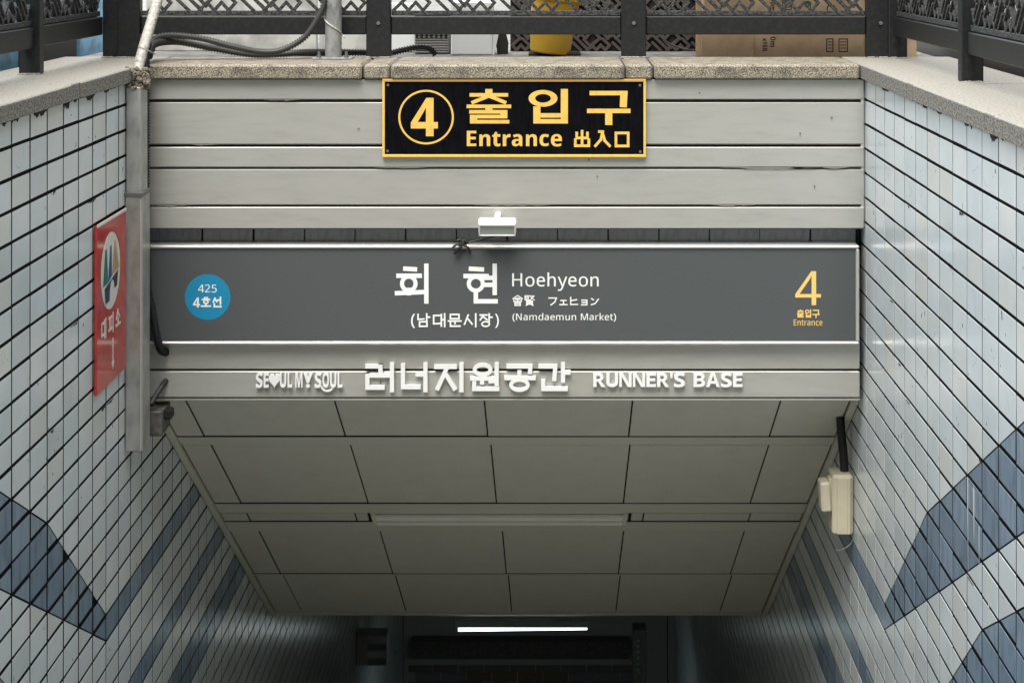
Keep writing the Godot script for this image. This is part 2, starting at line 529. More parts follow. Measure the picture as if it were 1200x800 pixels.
	M.foam = mat("old_foam", lin(0.34, 0.30, 0.235), 0.95)
	tri_tex(M.foam, noise_tex(66, 0.08, 4, [0.0, 0.4, 0.55, 1.0], [0.22, 0.55, 0.95, 1.0]), Vector3(5, 5, 5))
	M.galv = mat("galvanised_pole", lin(0.34, 0.35, 0.345), 0.5, 0.3)
	tri_tex(M.galv, soft, Vector3(3, 1.2, 3))
	M.bolt = mat("bolt_steel", lin(0.17, 0.17, 0.165), 0.5, 0.4)
	M.dull_steel = mat("dull_steel", lin(0.15, 0.145, 0.13), 0.6, 0.2)
	tri_tex(M.dull_steel, soft, Vector3(3, 3, 3))
	M.cream = mat("cream_plastic", lin(0.60, 0.555, 0.42), 0.5)
	tri_tex(M.cream, M.soffit.albedo_texture, Vector3(2, 2, 2))
	M.lamp_white = mat("lamp_white", lin(0.86, 0.86, 0.84), 0.4)
	M.lamp_lens = mat("lamp_lens", lin(0.42, 0.46, 0.43), 0.25)
	M.lum = mat("luminaire_enamel", lin(0.82, 0.81, 0.73), 0.4)
	M.tube_off = mat("unlit_tube", lin(0.85, 0.84, 0.78), 0.3)
	M.tube_on = mat("lit_tube", lin(0.8, 0.8, 0.8), 0.4)
	M.tube_on.emission_enabled = true
	M.tube_on.emission = Color(0.93, 1.0, 1.0)
	M.tube_on.emission_energy_multiplier = 1.3
	M.far_wall = mat("far_wall", lin(0.45, 0.445, 0.42), 0.6)
	M.brick_far = mat("orange_far_tile", lin(0.22, 0.15, 0.095), 0.6)
	M.brick_far2 = mat("brown_far_tile", lin(0.19, 0.155, 0.12), 0.6)
	M.grey_far = mat("grey_far_tile", lin(0.22, 0.23, 0.24), 0.5)

# ---------------------------------------------------------------- the stairwell
func ceiling_at(z: float) -> float:
	if z < 7.6: return TOP
	if z < 10.9: return -0.410 - 0.648 * (z - 7.6)
	if z < 12.9: return -2.545
	if z < 16.9: return -2.545 - 0.5612 * (z - 12.9)
	return -4.79

func floor_at(z: float) -> float:
	if z < 2.2: return 0.0
	if z < 10.9: return -(z - 2.2) * 0.552
	if z < 13.0: return -4.80
	return -4.80 - (z - 13.0) * 0.552

func tile_mesh(lu: float, lv: float, t := 0.012, c := 0.0009) -> ArrayMesh:
	var st := new_st()
	tile_into(st, Transform3D(), lu, lv, t, c)
	return st.commit()

# a tile whose face lies at local z = 0, thickness t behind it
func tile_into(st: SurfaceTool, xf: Transform3D, lu: float, lv: float, t := 0.012, c := 0.0009) -> void:
	var a := lu * 0.5
	var b := lv * 0.5
	var s := [Vector2(-1, -1), Vector2(1, -1), Vector2(1, 1), Vector2(-1, 1)]
	var f := []
	var e := []
	var k := []
	for q in s:
		f.append(xf * Vector3(q.x * (a - c), q.y * (b - c), 0))
		e.append(xf * Vector3(q.x * a, q.y * b, -c))
		k.append(xf * Vector3(q.x * a, q.y * b, -t))
	quad(st, f[0], f[1], f[2], f[3], xf.basis.z)
	for n in 4:
		var n2 := (n + 1) % 4
		var o: Vector2 = s[n] + s[n2]
		quad(st, f[n], f[n2], e[n2], e[n], xf.basis * Vector3(o.x, o.y, 1.5))
		quad(st, e[n], e[n2], k[n2], k[n], xf.basis * Vector3(o.x, o.y, 0))

func poly_area(p: PackedVector2Array) -> float:
	var s := 0.0
	for n in p.size():
		var q := p[(n + 1) % p.size()]
		s += p[n].x * q.y - q.x * p[n].y
	return absf(s) * 0.5

# band of blue tiles, in (depth, height); g turns grid places into metres
func bands(z0: float) -> Array:
	var g := func(c: float, r: float) -> Vector2: return Vector2(z0 + c * COL, ROW0 - r * PITCH)
	return [
		PackedVector2Array([g.call(0, 13), g.call(4, 19), g.call(60, 19), g.call(60, 20), g.call(4, 20), g.call(-20, -4), g.call(-20, -7)]),
		PackedVector2Array([g.call(-4, 14), g.call(2, 23), g.call(60, 23), g.call(60, 24), g.call(2, 24), g.call(-20, 2), g.call(-20, -2)]),
		PackedVector2Array([g.call(-2, 22), g.call(1, 26), g.call(60, 26), g.call(60, 28), g.call(1, 28), g.call(-20, 7), g.call(-20, 4)]),
	]

func tiled_wall(is_left: bool, wall: Node3D, z0: float, jv: float, jh: float) -> void:
	var X := XL if is_left else XR
	var nx := 1.0 if is_left else -1.0
	var basis := Basis(Vector3(0, 0, -nx), Vector3(0, 1, 0), Vector3(nx, 0, 0))
	var bs := bands(z0)
	var pieces := []   # {poly or rect, blue, score}
	var c_lo := int(floor((2.4 - z0) / COL))
	var c_hi := int(ceil((20.4 - z0) / COL))
	for c in range(c_lo, c_hi):
		var za := z0 + c * COL
		var zb := za + COL
		var zm := (za + zb) * 0.5
		for r in range(-1, 90):
			var ya := ROW0 - r * PITCH
			if r == -1:
				ya = TOP - 0.003 + jh * 0.5
			var yb := ROW0 - (r + 1) * PITCH
			if yb > ceiling_at(za) + 0.02: continue
			if ya < floor_at(za) - 0.05: break
			var rect := PackedVector2Array([Vector2(za + jv * 0.5, yb + jh * 0.5), Vector2(zb - jv * 0.5, yb + jh * 0.5), Vector2(zb - jv * 0.5, ya - jh * 0.5), Vector2(za + jv * 0.5, ya - jh * 0.5)])
			var full := poly_area(rect)
			var ym := (ya + yb) * 0.5
			# how large it shows
			var px := CX + X * F / zm
			var py := CY + (EYE - ym) * F / zm
			var score := 1.0 / (zm * zm * zm)
			if px < -15 or px > 1215 or py > 815 or py < 0 or ym > ceiling_at(zm):
				score *= 0.001
			var done := false
			for b in bs:
				var parts := Geometry2D.intersect_polygons(rect, b)
				if parts.is_empty(): continue
				var ar := 0.0
				for p in parts: ar += poly_area(p)
				if ar < full * 0.03: continue
				done = true
				if ar > full * 0.97:
					pieces.append({"rect": true, "z": zm, "y": ym, "lu": COL - jv, "lv": ya - yb - jh, "blue": true, "score": score})
					break
				for p in parts:
					for q in Geometry2D.offset_polygon(p, -jh * 0.42):
						if poly_area(q) > 0.0004:
							pieces.append({"rect": false, "poly": q, "z": zm, "y": ym, "blue": true, "score": score})
				for p in Geometry2D.clip_polygons(rect, b):
					for q in Geometry2D.offset_polygon(p, -jh * 0.12):
						if poly_area(q) > 0.0004:
							pieces.append({"rect": false, "poly": q, "z": zm, "y": ym, "blue": false, "score": score})
				break
			if not done:
				pieces.append({"rect": true, "z": zm, "y": ym, "lu": COL - jv, "lv": ya - yb - jh, "blue": false, "score": score})
	pieces.sort_custom(func(a, b): return a.score > b.score)
	var shared := tile_mesh(COL - jv, PITCH - jh)
	var many := new_st()
	for n in pieces.size():
		var p: Dictionary = pieces[n]
		var tilt := Basis.from_euler(Vector3(rng.randf_range(-0.005, 0.005), rng.randf_range(-0.0025, 0.0025), rng.randf_range(-0.003, 0.003)))
		var t := rng.randi_range(0, 7)
		if rng.randf() < 0.35: t = rng.randi_range(0, 2)
		var off := rng.randf_range(-0.0002, 0.0003)
		var xf := Transform3D(basis * tilt, Vector3(X + nx * off, p.y + rng.randf_range(-0.0010, 0.0010), -p.z + rng.randf_range(-0.0008, 0.0008)))
		var poly := PackedVector2Array()
		if not p.rect:
			for v in p.poly:
				poly.append(Vector2((v.x - p.z) * nx, v.y - p.y))
		if n < 300:
			var m: Material = M["blue%d" % rng.randi_range(0, 3)] if p.blue else M["tile%d" % t]
			var mesh: ArrayMesh
			if p.rect:
				mesh = shared if absf(p.lv - (PITCH - jh)) < 0.001 else tile_mesh(p.lu, p.lv)
			else:
				var st := new_st()
				prism(st, poly, -0.012, 0.0, Transform3D())
				mesh = st.commit()
			inst("blue_tile" if p.blue else "tile", mesh, m, wall, xf)
		else:
			var tone: Array = BLUES[rng.randi_range(0, 3)] if p.blue else TONES[t]
			many.set_color(Color(tone[0], tone[1], tone[2]))
			if p.rect:
				tile_into(many, xf, p.lu, p.lv)
			else:
				prism(many, poly, -0.012, 0.0, xf)
	var o := obj("distant_tiles", many, M.tile_many, wall)
	o.set_meta("kind", "stuff")

# ragged patch of dirt or lime on a wall face: runs down from (z, y), w wide and h long
func stain(wall: Node3D, is_left: bool, z: float, y: float, w: float, h: float, m: Material, called: String) -> void:
	var up := PackedVector2Array()
	var down := PackedVector2Array()
	var n := 26
	var lobe := 0.5
	for k in n:
		var t := float(k) / (n - 1)
		lobe = clampf(lobe + rng.randf_range(-0.3, 0.3), 0.1, 1.0)
		up.append(Vector2((t - 0.5) * w, rng.randf_range(-0.003, 0.0)))
		down.append(Vector2((t - 0.5) * w * 0.99, -0.0035 - h * lobe * minf(1.0, 6.0 * minf(t, 1.0 - t) + 0.05) * rng.randf_range(0.75, 1.0)))
	down.reverse()
	up.append_array(down)
	var nx := 1.0 if is_left else -1.0
	var basis := Basis(Vector3(0, 0, -nx), Vector3(0, 1, 0), Vector3(nx, 0, 0))
	var st := new_st()
	prism(st, up, -0.0005, 0.0, Transform3D(basis, Vector3((XL if is_left else XR) + nx * 0.0012, y, -z)))
	obj(called, st, m, wall)

func build_stairwell() -> void:
	# street level round the opening
	var st := new_st()
	var B := 60.0
	for r in [[-B, -2.17, -B, B], [1.75, B, -B, B], [-2.17, 1.75, -2.2, B], [-2.17, 1.75, -B, -21.0]]:
		quad(st, Vector3(r[0], 0, r[2]), Vector3(r[1], 0, r[2]), Vector3(r[1], 0, r[3]), Vector3(r[0], 0, r[3]), Vector3.UP)
	structure(obj("ground", st, M.paving))
	# stairs down, a landing, a second flight
	var stairs := Node3D.new()
	stairs.name = "stairs"
	add_child(stairs, true)
	structure(stairs)
	var step_st := new_st()
	cbox(step_st, Transform3D(Basis(), Vector3.ZERO), Vector3(XR - XL - 0.03, 0.2, 0.33), 0.006)
	var sm := step_st.commit()
	for k in 30:
		inst("step", sm, M.step, stairs, Transform3D(Basis(), Vector3((XL + XR) / 2, -0.16 * (k + 1) - 0.1, -(2.2 + 0.29 * k + 0.165 - 0.02))))
	st = new_st()
	cbox2(st, Vector3(XL + 0.015, -5.05, -10.87), Vector3(XR - 0.015, -4.81, -13.0), 0.004)
	obj("landing", st, M.step, stairs)
	for k in 26:
		inst("step", sm, M.step, stairs, Transform3D(Basis(), Vector3((XL + XR) / 2, -4.81 - 0.16 * (k + 1) - 0.1, -(13.0 + 0.29 * k + 0.165 - 0.02))))

	# side walls
	for side in [true, false]:
		var w := thing("tiled_wall", "white tiled side wall with blue zigzag band, carrying the red shelter sign" if side else "white tiled side wall with blue zigzag bands, carrying the cream switch box", "wall")
		w.position = Vector3.ZERO
		st = new_st()
		if side:
			cbox2(st, Vector3(-2.16, -10.0, -2.2), Vector3(XL - 0.0012, TOP - 0.001, -21.0), 0.002)
		else:
			cbox2(st, Vector3(XR + 0.0012, -10.0, -2.2), Vector3(1.74, TOP - 0.001, -21.0), 0.002)
		obj("grout_bed", st, M.grout, w)
		tiled_wall(side, w, 6.103 if side else 6.217, 0.0150 if side else 0.0100, 0.0118 if side else 0.0105)

		for k in 7:
			stain(w, side, [6.395, 6.34, 6.62, 6.95, 7.1, 5.7, 6.02][k] if side else [6.41, 6.22, 6.30, 5.23, 5.6, 7.0, 6.05][k], TOP, rng.randf_range(0.08, 0.26), rng.randf_range(0.012, 0.032), M.dirt, "dirt_stain")
		for k in 9:
			var r := rng.randi_range(0, 14)
			stain(w, side, rng.randf_range(5.0, 7.35), ROW0 - r * PITCH - 0.004, rng.randf_range(0.02, 0.12), rng.randf_range(0.004, 0.014), M.dirt if rng.randf() < 0.7 else M.lime, "dirt_stain")
		if not side:
			for q in [[5.60, 10.0, 0.012, 0.32], [5.52, 10.0, 0.02, 0.22], [5.45, 11.0, 0.010, 0.26], [5.33, 12.0, 0.014, 0.16]]:
				stain(w, side, q[0], ROW0 - q[1] * PITCH - 0.004, q[2], q[3], M.lime, "lime_run")
	# roof slab over the stairs behind the header
	st = new_st()
	cbox2(st, Vector3(-2.15, 0.62, -7.93), Vector3(1.73, CAP - 0.012, -21.0), 0.004)
	structure(obj("roof_slab", st, M.concrete))

	# end of the lower flight, far below: dark wall with rows of brown and orange tiles
	var far := thing("far_wall", "dark wall with brown and orange tile rows at the bottom of the stairs", "wall")
	st = new_st()
	cbox2(st, Vector3(XL + 0.01, -9.6, -20.4), Vector3(XR - 0.01, -4.75, -20.8), 0.004)
	obj("wall_core", st, M.far_wall, far)
	st = new_st()
	cbox2(st, P(482, 752, 20.2), P(738, 771, 20.2) + Vector3(0, 0, -0.19), 0.004)
	obj("beam", st, M.dull_steel, far)
	for k in 9:
		var x0 := 478.0 + k * 30.0
		st = new_st()
		cbox2(st, P(x0, 780, 20.38), P(x0 + 28.6, 787.5, 20.38) + Vector3(0, 0, -0.05), 0.004)
		obj("brick", st, M.brick_far2, far)
		st = new_st()
		cbox2(st, P(x0 + 9, 788.6, 20.38), P(x0 + 37.6, 798, 20.38) + Vector3(0, 0, -0.05), 0.004)
		obj("brick", st, M.brick_far if k > 1 and k < 6 else M.grey_far, far)
		st = new_st()
		cbox2(st, P(x0, 799, 20.38), P(x0 + 28.6, 808, 20.38) + Vector3(0, 0, -0.05), 0.004)
		obj("brick", st, M.grey_far, far)
	var pier := thing("wall_box", "small pale striped box on the wall at the bottom of the dark stairs", "box")
	st = new_st()
	var w0 := P(429, 744.5, 15.6)
	cbox2(st, Vector3(XL + 0.002, w0.y, -15.602), Vector3(P(453.4, 744, 15.6).x, P(430, 780, 15.6).y, -15.78), 0.004)
	obj("case", st, M.far_wall, pier)
	for k in 4:
		st = new_st()
		cbox2(st, P(430.5, 745.6 + k * 8.7, 15.596), P(452.4, 753.0 + k * 8.7, 15.596) + Vector3(0, 0, -0.0055), 0.001)
		obj("strip", st, M.grey_far if k % 2 else M["tile4"], pier)
	var pil := thing("pillar", "dark slim pillar with a row of studs deep inside the stairs", "pillar")
	st = new_st()
	cbox2(st, P(742, 738, 18.4), Vector3(P(758, 738, 18.4).x, -9.3, -18.6), 0.004)
	obj("shaft", st, M.dull_steel, pil)
	for k in 6:
		st = new_st()
		cbox(st, Transform3D(Basis(), P(748, 750 + k * 7.0, 18.395)), Vector3(0.03, 0.03, 0.02), 0.006)
		obj("stud", st, M.grey_far, pil)
	# ceilings behind the soffit
	st = new_st()
	cbox2(st, Vector3(XL + 0.003, -2.545, -10.93), Vector3(XR - 0.003, -2.30, -13.05), 0.003)
	quad(st, Vector3(XL, -2.54, -12.9), Vector3(XR, -2.54, -12.9), Vector3(XR, -4.79, -16.9), Vector3(XL, -4.79, -16.9), Vector3.DOWN)
	cbox2(st, Vector3(XL, -4.785, -16.88), Vector3(XR, -4.60, -20.6), 0.003)
	structure(obj("ceiling", st, M.far_wall))

func build_soffit() -> void:
	var s := thing("sloping_soffit", "sloping ceiling of beige panels over the stairs under the station sign", "ceiling")
	var d := Vector3(0, -0.648, -1).normalized()
	var bz := -d
	var by := bz.cross(Vector3.RIGHT).normalized()
	if by.y < 0: by = -by
	var basis := Basis(Vector3.RIGHT, by, bz)
	var org := Vector3(0, -0.410, -7.6)
	var k := 1.1916
	# a piece with its face looking down into the stairs; z measured in depth, lift = how far above the face plane
	var piece := func(called: String, x0: float, x1: float, za: float, zb: float, lift: float, th: float, m: Material, ch := 0.002) -> void:
		var sa := (za - 7.6) * k
		var sb := (zb - 7.6) * k
		var st := new_st()
		cbox(st, Transform3D(basis, org + Vector3((x0 + x1) * 0.5, 0, 0) + d * (sa + sb) * 0.5 + by * (lift + th * 0.5)), Vector3(x1 - x0, th, sb - sa), ch)
		obj(called, st, m, s)
	piece.call("backing", XL + 0.002, XR - 0.002, 7.63, 10.9, 0.016, 0.03, M.gap)
	var rows := [[7.612, 8.018, 0.0], [8.130, 8.898, 0.011], [9.060, 9.170, 0.0], [9.335, 10.068, 0.0], [10.105, 10.86, 0.0]]
	var bars := [[8.036, 8.124], [8.918, 9.050], [9.192, 9.333]]
	var cuts := [-1.57, -0.939, -0.302, 0.328, 0.957]
	var g := 0.0032
	for n in rows.size():
		var za: float = rows[n][0]
		var zb: float = rows[n][1]
		var xs := [XL + 0.035]
		for c in cuts: xs.append(c + 0.0145 * ((za + zb) * 0.5 - 7.6))
		xs.append(XR - 0.035)
		if n == 2:
			xs = [XL + 0.035, -1.555, -1.01, -0.945, 0.385, 0.45, 0.99, XR - 0.035]
		for q in xs.size() - 1:
			if n == 2 and q >= 2 and q <= 4:
				if q != 3:
					piece.call("light_surround", xs[q] + 0.004, xs[q + 1] - 0.004, za, zb, rng.randf_range(-0.001, 0.001), 0.012, M.tbar)
				continue
			piece.call("panel", xs[q] + g, xs[q + 1] - g, za, zb, rng.randf_range(-0.0015, 0.0015), 0.004, M.soffit)
	for b in bars:
		piece.call("cover_strip", XL + 0.034, XR - 0.034, b[0], b[1], -0.001, 0.003, M.tbar)
	piece.call("cover_strip", XL + 0.034, XR - 0.034, 10.078, 10.092, -0.003, 0.003, M.tbar)
	for e in [[XL + 0.003, XL + 0.031], [XR - 0.031, XR - 0.003]]:
		piece.call("edge_trim", e[0], e[1], 7.615, 10.89, -0.016, 0.026, M.tbar)
	piece.call("end_trim", XL + 0.034, XR - 0.034, 10.872, 10.905, -0.004, 0.03, M.tbar)
	# twin tube luminaire, switched off
	var l := thing("ceiling_light", "long unlit twin-tube ceiling light set into the sloping beige ceiling", "light")
	var place := func(x0: float, x1: float, za: float, zb: float, lift: float, th: float, m: Material, called: String, ch := 0.003) -> void:
		var sa := (za - 7.6) * k
		var sb := (zb - 7.6) * k
		var st := new_st()
		cbox(st, Transform3D(basis, org + Vector3((x0 + x1) * 0.5, 0, 0) + d * (sa + sb) * 0.5 + by * (lift + th * 0.5)), Vector3(x1 - x0, th, sb - sa), ch)
		obj(called, st, m, l)
	place.call(-0.935, 0.375, 9.053, 9.190, 0.004, 0.009, M.lum, "housing")
	place.call(-0.903, 0.343, 9.112, 9.128, -0.014, 0.019, M.lum, "spine")
	place.call(-0.925, -0.905, 9.062, 9.18, -0.020, 0.025, M.lum, "lamp_holder")
	place.call(0.345, 0.365, 9.062, 9.18, -0.020, 0.025, M.lum, "lamp_holder")
	for zz: float in [9.088, 9.155]:
		var st := new_st()
		var a: Vector3 = org + d * (zz - 7.6) * k + by * -0.012
		tube(st, [a + Vector3(-0.904, 0, 0), a + Vector3(0.344, 0, 0)], 0.017, 14, 0.0, 0.0, false)
		obj("tube", st, M.tube_off, l)
		for cx in [-0.74, 0.18]:
			st = new_st()
			tube(st, [a + Vector3(cx, 0, 0), a + Vector3(cx + 0.012, 0, 0)], 0.0182, 14, 0.0, 0.0, false)
			obj("clip", st, M.lum, l)
	# lit tube far below
	var t := thing("tube_light", "single lit white tube light deep inside the dark stairs", "light")
	var st2 := new_st()
	var p0 := P(537, 737.3, 16.7)
	var p1 := P(688, 735.4, 16.7)
	tube(st2, [p0, p1], 0.018, 12, 0.0, 0.0, false)
	obj("tube", st2, M.tube_on, t)
	st2 = new_st()
	cbox2(st2, p0 + Vector3(-0.03, 0.024, 0.03), p1 + Vector3(0.03, 0.075, -0.03), 0.004)
	obj("batten", st2, M.lum, t)
	var al := AreaLight3D.new()
	al.name = "tube_glow"
	al.area_size = Vector2(1.19, 0.036)
	al.light_color = Color(0.93, 1.0, 1.0)
	al.light_energy = 0.16
	al.shadow_enabled = true
	al.position = (p0 + p1) * 0.5 + Vector3(0, -0.022, 0)
	al.rotation_degrees = Vector3(-90, 0, 0)
	t.add_child(al)

# ---------------------------------------------------------------- the header over the stairs
func build_header() -> void:
	var h := thing("header_wall", "brushed metal clad wall over the stair opening, between the tiled walls", "wall")
	var st := new_st()
	cbox2(st, Vector3(XL + 0.004, 0.335, -7.478), Vector3(XR - 0.004, TOP - 0.004, -7.92), 0.002)
	cbox2(st, Vector3(XL + 0.004, -0.405, -7.625), Vector3(XR - 0.004, 0.3349, -7.92), 0.002)
	obj("wall_core", st, M.gap, h)
	# upper cladding strips: [top, bottom] in photograph rows at z 7.45
	var zf := 7.45
	for r in [[93.3, 116.0, 0.0], [120.0, 168.4, 0.0], [172.4, 195.4, -0.004], [198.3, 239.4, 0.0], [242.8, 267.2, -0.004]]:
		st = new_st()
		var a := P(167, r[0], zf + r[2])
		var b := P(1012.5, r[1], zf + r[2])
		a.x = XL + 0.008
		cbox2(st, Vector3(a.x, a.y, -(zf + r[2])), Vector3(b.x, b.y, -(zf + r[2]) - 0.027), 0.002)
		var o := obj("panel", st, M.panel, h)
		# folded lip under the strip
		st = new_st()
		cbox2(st, Vector3(a.x, b.y - 0.0005, -(zf + r[2] + 0.008)), Vector3(b.x, b.y - 0.006, -(zf + r[2]) - 0.026), 0.001)
		obj("lip", st, M.dull_steel, o)
	st = new_st()
	cbox2(st, Vector3(XR - 0.018, 0.338, -7.452), Vector3(XR - 0.003, TOP - 0.004, -7.476), 0.003)
	obj("end_trim", st, M.panel_edge, h)
	header_stains(h)
	# row of slate tiles in the recess
	var zt := 7.535
	for x in [168.0, 237.5, 298.0, 357.2, 416.5, 476.0, 535.3, 595.0, 654.0, 713.6, 773.0, 832.3, 891.0, 951.0]:
		st = new_st()
		var x1: float = x + 58.0
		if x < 170: x1 = 235.5
		if x > 950: x1 = 1003
		cbox2(st, P(x, 262, zt - rng.randf_range(0, 0.0015)), P(x1, 289.5, zt) + Vector3(0, 0, -0.009), 0.0015)
		obj("tile", st, M.dark_tile, h)
	st = new_st()
	cbox2(st, Vector3(XL + 0.006, 0.20, -7.5455), Vector3(XR - 0.006, 0.334, -7.624), 0.001)
	obj("tile_backing", st, M.gap, h)
	st = new_st()
	cbox2(st, P(160, 291.5, zt - 0.001), P(1004, 330, zt) + Vector3(0, 0, -0.009), 0.0015)
	obj("lower_tile_course", st, M.dark_tile, h)
	# lower cladding strips
	var zl := 7.475
	for r in [[396.0, 432.3], [435.0, 465.6]]:
		st = new_st()
		var a := P(167, r[0], zl)
		var b := P(1008, r[1], zl)
		a.x = XL + 0.008
		cbox2(st, Vector3(a.x, a.y, -zl), Vector3(b.x, b.y, -zl - 0.14), 0.0035)
		obj("panel", st, M.panel, h)
	st = new_st()
	var e0 := P(167, 467.0, 7.48)
	cbox2(st, Vector3(XL + 0.008, e0.y, -7.482), Vector3(XR - 0.018, e0.y - 0.009, -7.625), 0.002)
	obj("bottom_trim", st, M.panel_edge, h)

func header_stains(h: Node3D) -> void:
	for q in [[905, 195.6, 120, 3], [960, 195.2, 70, 4], [330, 116.4, 40, 2], [240, 168.6, 30, 2], [600, 239.6, 90, 2], [860, 239.4, 50, 3], [200, 239.5, 60, 3], [470, 195.4, 60, 2], [975, 137, 3, 3], [938, 155, 2, 4], [820, 108, 2, 2], [955, 217, 2, 5], [700, 206, 2, 2], [420, 150, 3, 2], [690, 186, 2, 5]]:
		var up := PackedVector2Array()
		var down := PackedVector2Array()
		var u := 7.44 / F
		for k in 12:
			var t := k / 11.0
			up.append(Vector2((t - 0.5) * q[2] * u, rng.randf_range(-0.3, 0.2) * u))
			down.append(Vector2((t - 0.5) * q[2] * u, -u * (0.4 + q[3] * rng.randf_range(0.1, 1.0) * sin(PI * (0.05 + 0.9 * t)))))
		down.reverse()
		up.append_array(down)
		var st := new_st()
		prism(st, up, -0.001, 0.0, Transform3D(Basis(), P(q[0], q[1], 7.4453)))
		obj("dirt_stain", st, M.grime_brown, h)

func build_signs() -> void:
	# black and yellow entrance sign
	var z := 7.43
	var s := thing("entrance_sign", "black and yellow exit four entrance sign screwed to the metal cladding", "sign")
	var st := new_st()
	cbox2(st, P(448, 92.8, z + 0.002), P(757, 184, z + 0.002) + Vector3(0, 0, -0.03), 0.002)
	obj("board", st, M.black_board, s)
	for r in [[448, 92.8, 757, 95.6], [448, 181.2, 757, 184.0], [448, 95.7, 450.5, 181.1], [754.5, 95.7, 757, 181.1]]:
		st = new_st()
		cbox2(st, P(r[0] - 0.2, r[1] - 0.2, z - 0.005), P(r[2] + 0.2, r[3] + 0.2, z - 0.005) + Vector3(0, 0, -0.0065), 0.0012)
		obj("frame_edge", st, M.yellow_dull if r[1] < 93 else M.yellow, s)
	for c in [[454.5, 99.5], [750, 99.8], [454, 176.8], [750.4, 177.6]]:
		st = new_st()
		prism(st, disc(Vector2.ZERO, 0.0055, 12), 0.0, 0.003, Transform3D(Basis(), P(c[0], c[1], z + 0.0015)))
		obj("screw", st, M.bolt, s)
	var pl := Transform3D(Basis(), Vector3(0, 0, -(z + 0.0018)))
	var q := func(x: float, y: float) -> Vector2: return Vector2((x - CX) * z / F, EYE - (y - CY) * z / F)
	var u := z / F
	st = new_st()
	ring(st, q.call(499.2, 137.2), 32.6 * u, 32.0 * u, 2.3 * u, 0.0, 0.0008, pl, 64)
	obj("ring", st, M.yellow, s)
	var a: Vector2 = q.call(481.3, 159.6)
	var b: Vector2 = q.call(513.0, 114.6)
	latin("4", a.x, b.x, a.y, b.y, 0.0008, pl, M.yellow, s, true, "digit")
	for gl in [["출", 546.7, 104.2, 599, 145.8], ["입", 618.2, 104.2, 669, 145.8], ["구", 688, 104.6, 739, 146.4]]:
		a = q.call(gl[1], gl[2])
		b = q.call(gl[3], gl[4])
		glyph(gl[0], a.x, a.y, b.x, b.y, 8.4 * u, 0.0006, pl, M.yellow, s, "letter", 0.5 if gl[0] == "출" else 0.62)
	a = q.call(547, 171.2)
	b = q.call(658.6, 153.2)
	latin("Entrance", a.x, b.x, a.y, b.y, 0.0008, pl, M.yellow, s, true)
	for gl in [["出", 672.4, 152.2, 692, 173.2], ["入", 695.5, 152.0, 716.5, 173.2], ["口", 719, 152.8, 739.2, 173.6]]:
		a = q.call(gl[1], gl[2])
		b = q.call(gl[3], gl[4])
		glyph(gl[0], a.x, a.y, b.x, b.y, 3.1 * u, 0.0006, pl, M.yellow, s)

	# wide charcoal station sign
	z = 7.435
	u = z / F
	var g := thing("station_sign", "wide charcoal station name sign with white lettering and blue line disc", "sign")
	st = new_st()
	cbox2(st, P(168, 289.5, z), P(1006, 402.8, z) + Vector3(0, 0, -0.12), 0.002)
	obj("board", st, M.sign_grey, g)
	for r in [[166, 287.6, 1007.6, 291.6], [166, 400.4, 1007.6, 404.2], [1003.6, 291.7, 1007.6, 400.3], [166, 291.7, 169, 400.3]]:
		st = new_st()
		cbox2(st, P(r[0], r[1], z - 0.008), P(r[2], r[3], z - 0.008) + Vector3(0, 0, -0.13), 0.005)
		obj("frame_edge", st, M.frame, g)
	pl = Transform3D(Basis(), Vector3(0, 0, -z))
	q = func(x: float, y: float) -> Vector2: return Vector2((x - CX) * z / F, EYE - (y - CY) * z / F)
	st = new_st()
	prism(st, disc(q.call(243, 348), 26.8 * u, 64), 0.0, 0.0006, pl)
	obj("disc", st, M.blue_disc, g)
	var p2 := Transform3D(Basis(), Vector3(0, 0, -z + 0.0006))
	var put := func(t: String, x0: float, x1: float, yb: float, yt: float, m: Material, bold: bool) -> void:
		var c: Vector2 = q.call(x0, yb)
		var e: Vector2 = q.call(x1, yt)
		latin(t, c.x, e.x, c.y, e.y, 0.0006, p2, m, g, bold)
	var gly := func(ch: String, x0: float, y0: float, x1: float, y1: float, w: float, m: Material) -> void:
		var c: Vector2 = q.call(x0, y0)
		var e: Vector2 = q.call(x1, y1)
		glyph(ch, c.x, c.y, e.x, e.y, w * u, 0.0006, p2, m, g)
	put.call("425", 231.7, 253.7, 342.4, 333.2, M.white, false)
	put.call("4", 225.8, 234.0, 360.2, 348.4, M.white, true)
	gly.call("호", 235.0, 347.4, 247.0, 360.4, 1.9, M.white)
	gly.call("선", 248.2, 347.4, 259.8, 360.6, 1.9, M.white)
	gly.call("회", 462.5, 308.7, 503.2, 355.6, 5.2, M.white)
	gly.call("현", 543.0, 308.7, 583.4, 356.8, 5.2, M.white)
	put.call("(", 481.6, 486.4, 381.2, 367.6, M.white, false)
	var hx := 488.0
	for ch in ["남", "대", "문", "시", "장"]:
		gly.call(ch, hx, 366.8, hx + 16.4, 383.4, 1.9, M.white)
		hx += 18.3
	put.call(")", 580.0, 584.6, 381.2, 367.6, M.white, false)
	put.call("Hoehyeon", 600.2, 701.7, 335.4, 320.2, M.white, false)
	gly.call("會", 600.2, 345.6, 613, 358.4, 1.15, M.white)
	gly.call("賢", 614.2, 345.6, 627, 358.4, 1.1, M.white)
	hx = 642.4
	for ch in ["フ", "ェ", "ヒ", "ョ", "ン"]:
		gly.call(ch, hx, 347.2, hx + 11.2, 358.2, 1.4, M.white)
		hx += 12.3
	put.call("(Namdaemun Market)", 600.6, 722, 375.0, 367.2, M.white, false)
	put.call("4", 932.2, 962.4, 357.4, 317.6, M.gold, false)
	gly.call("출", 934.2, 362.4, 942.4, 372.2, 1.15, M.gold)
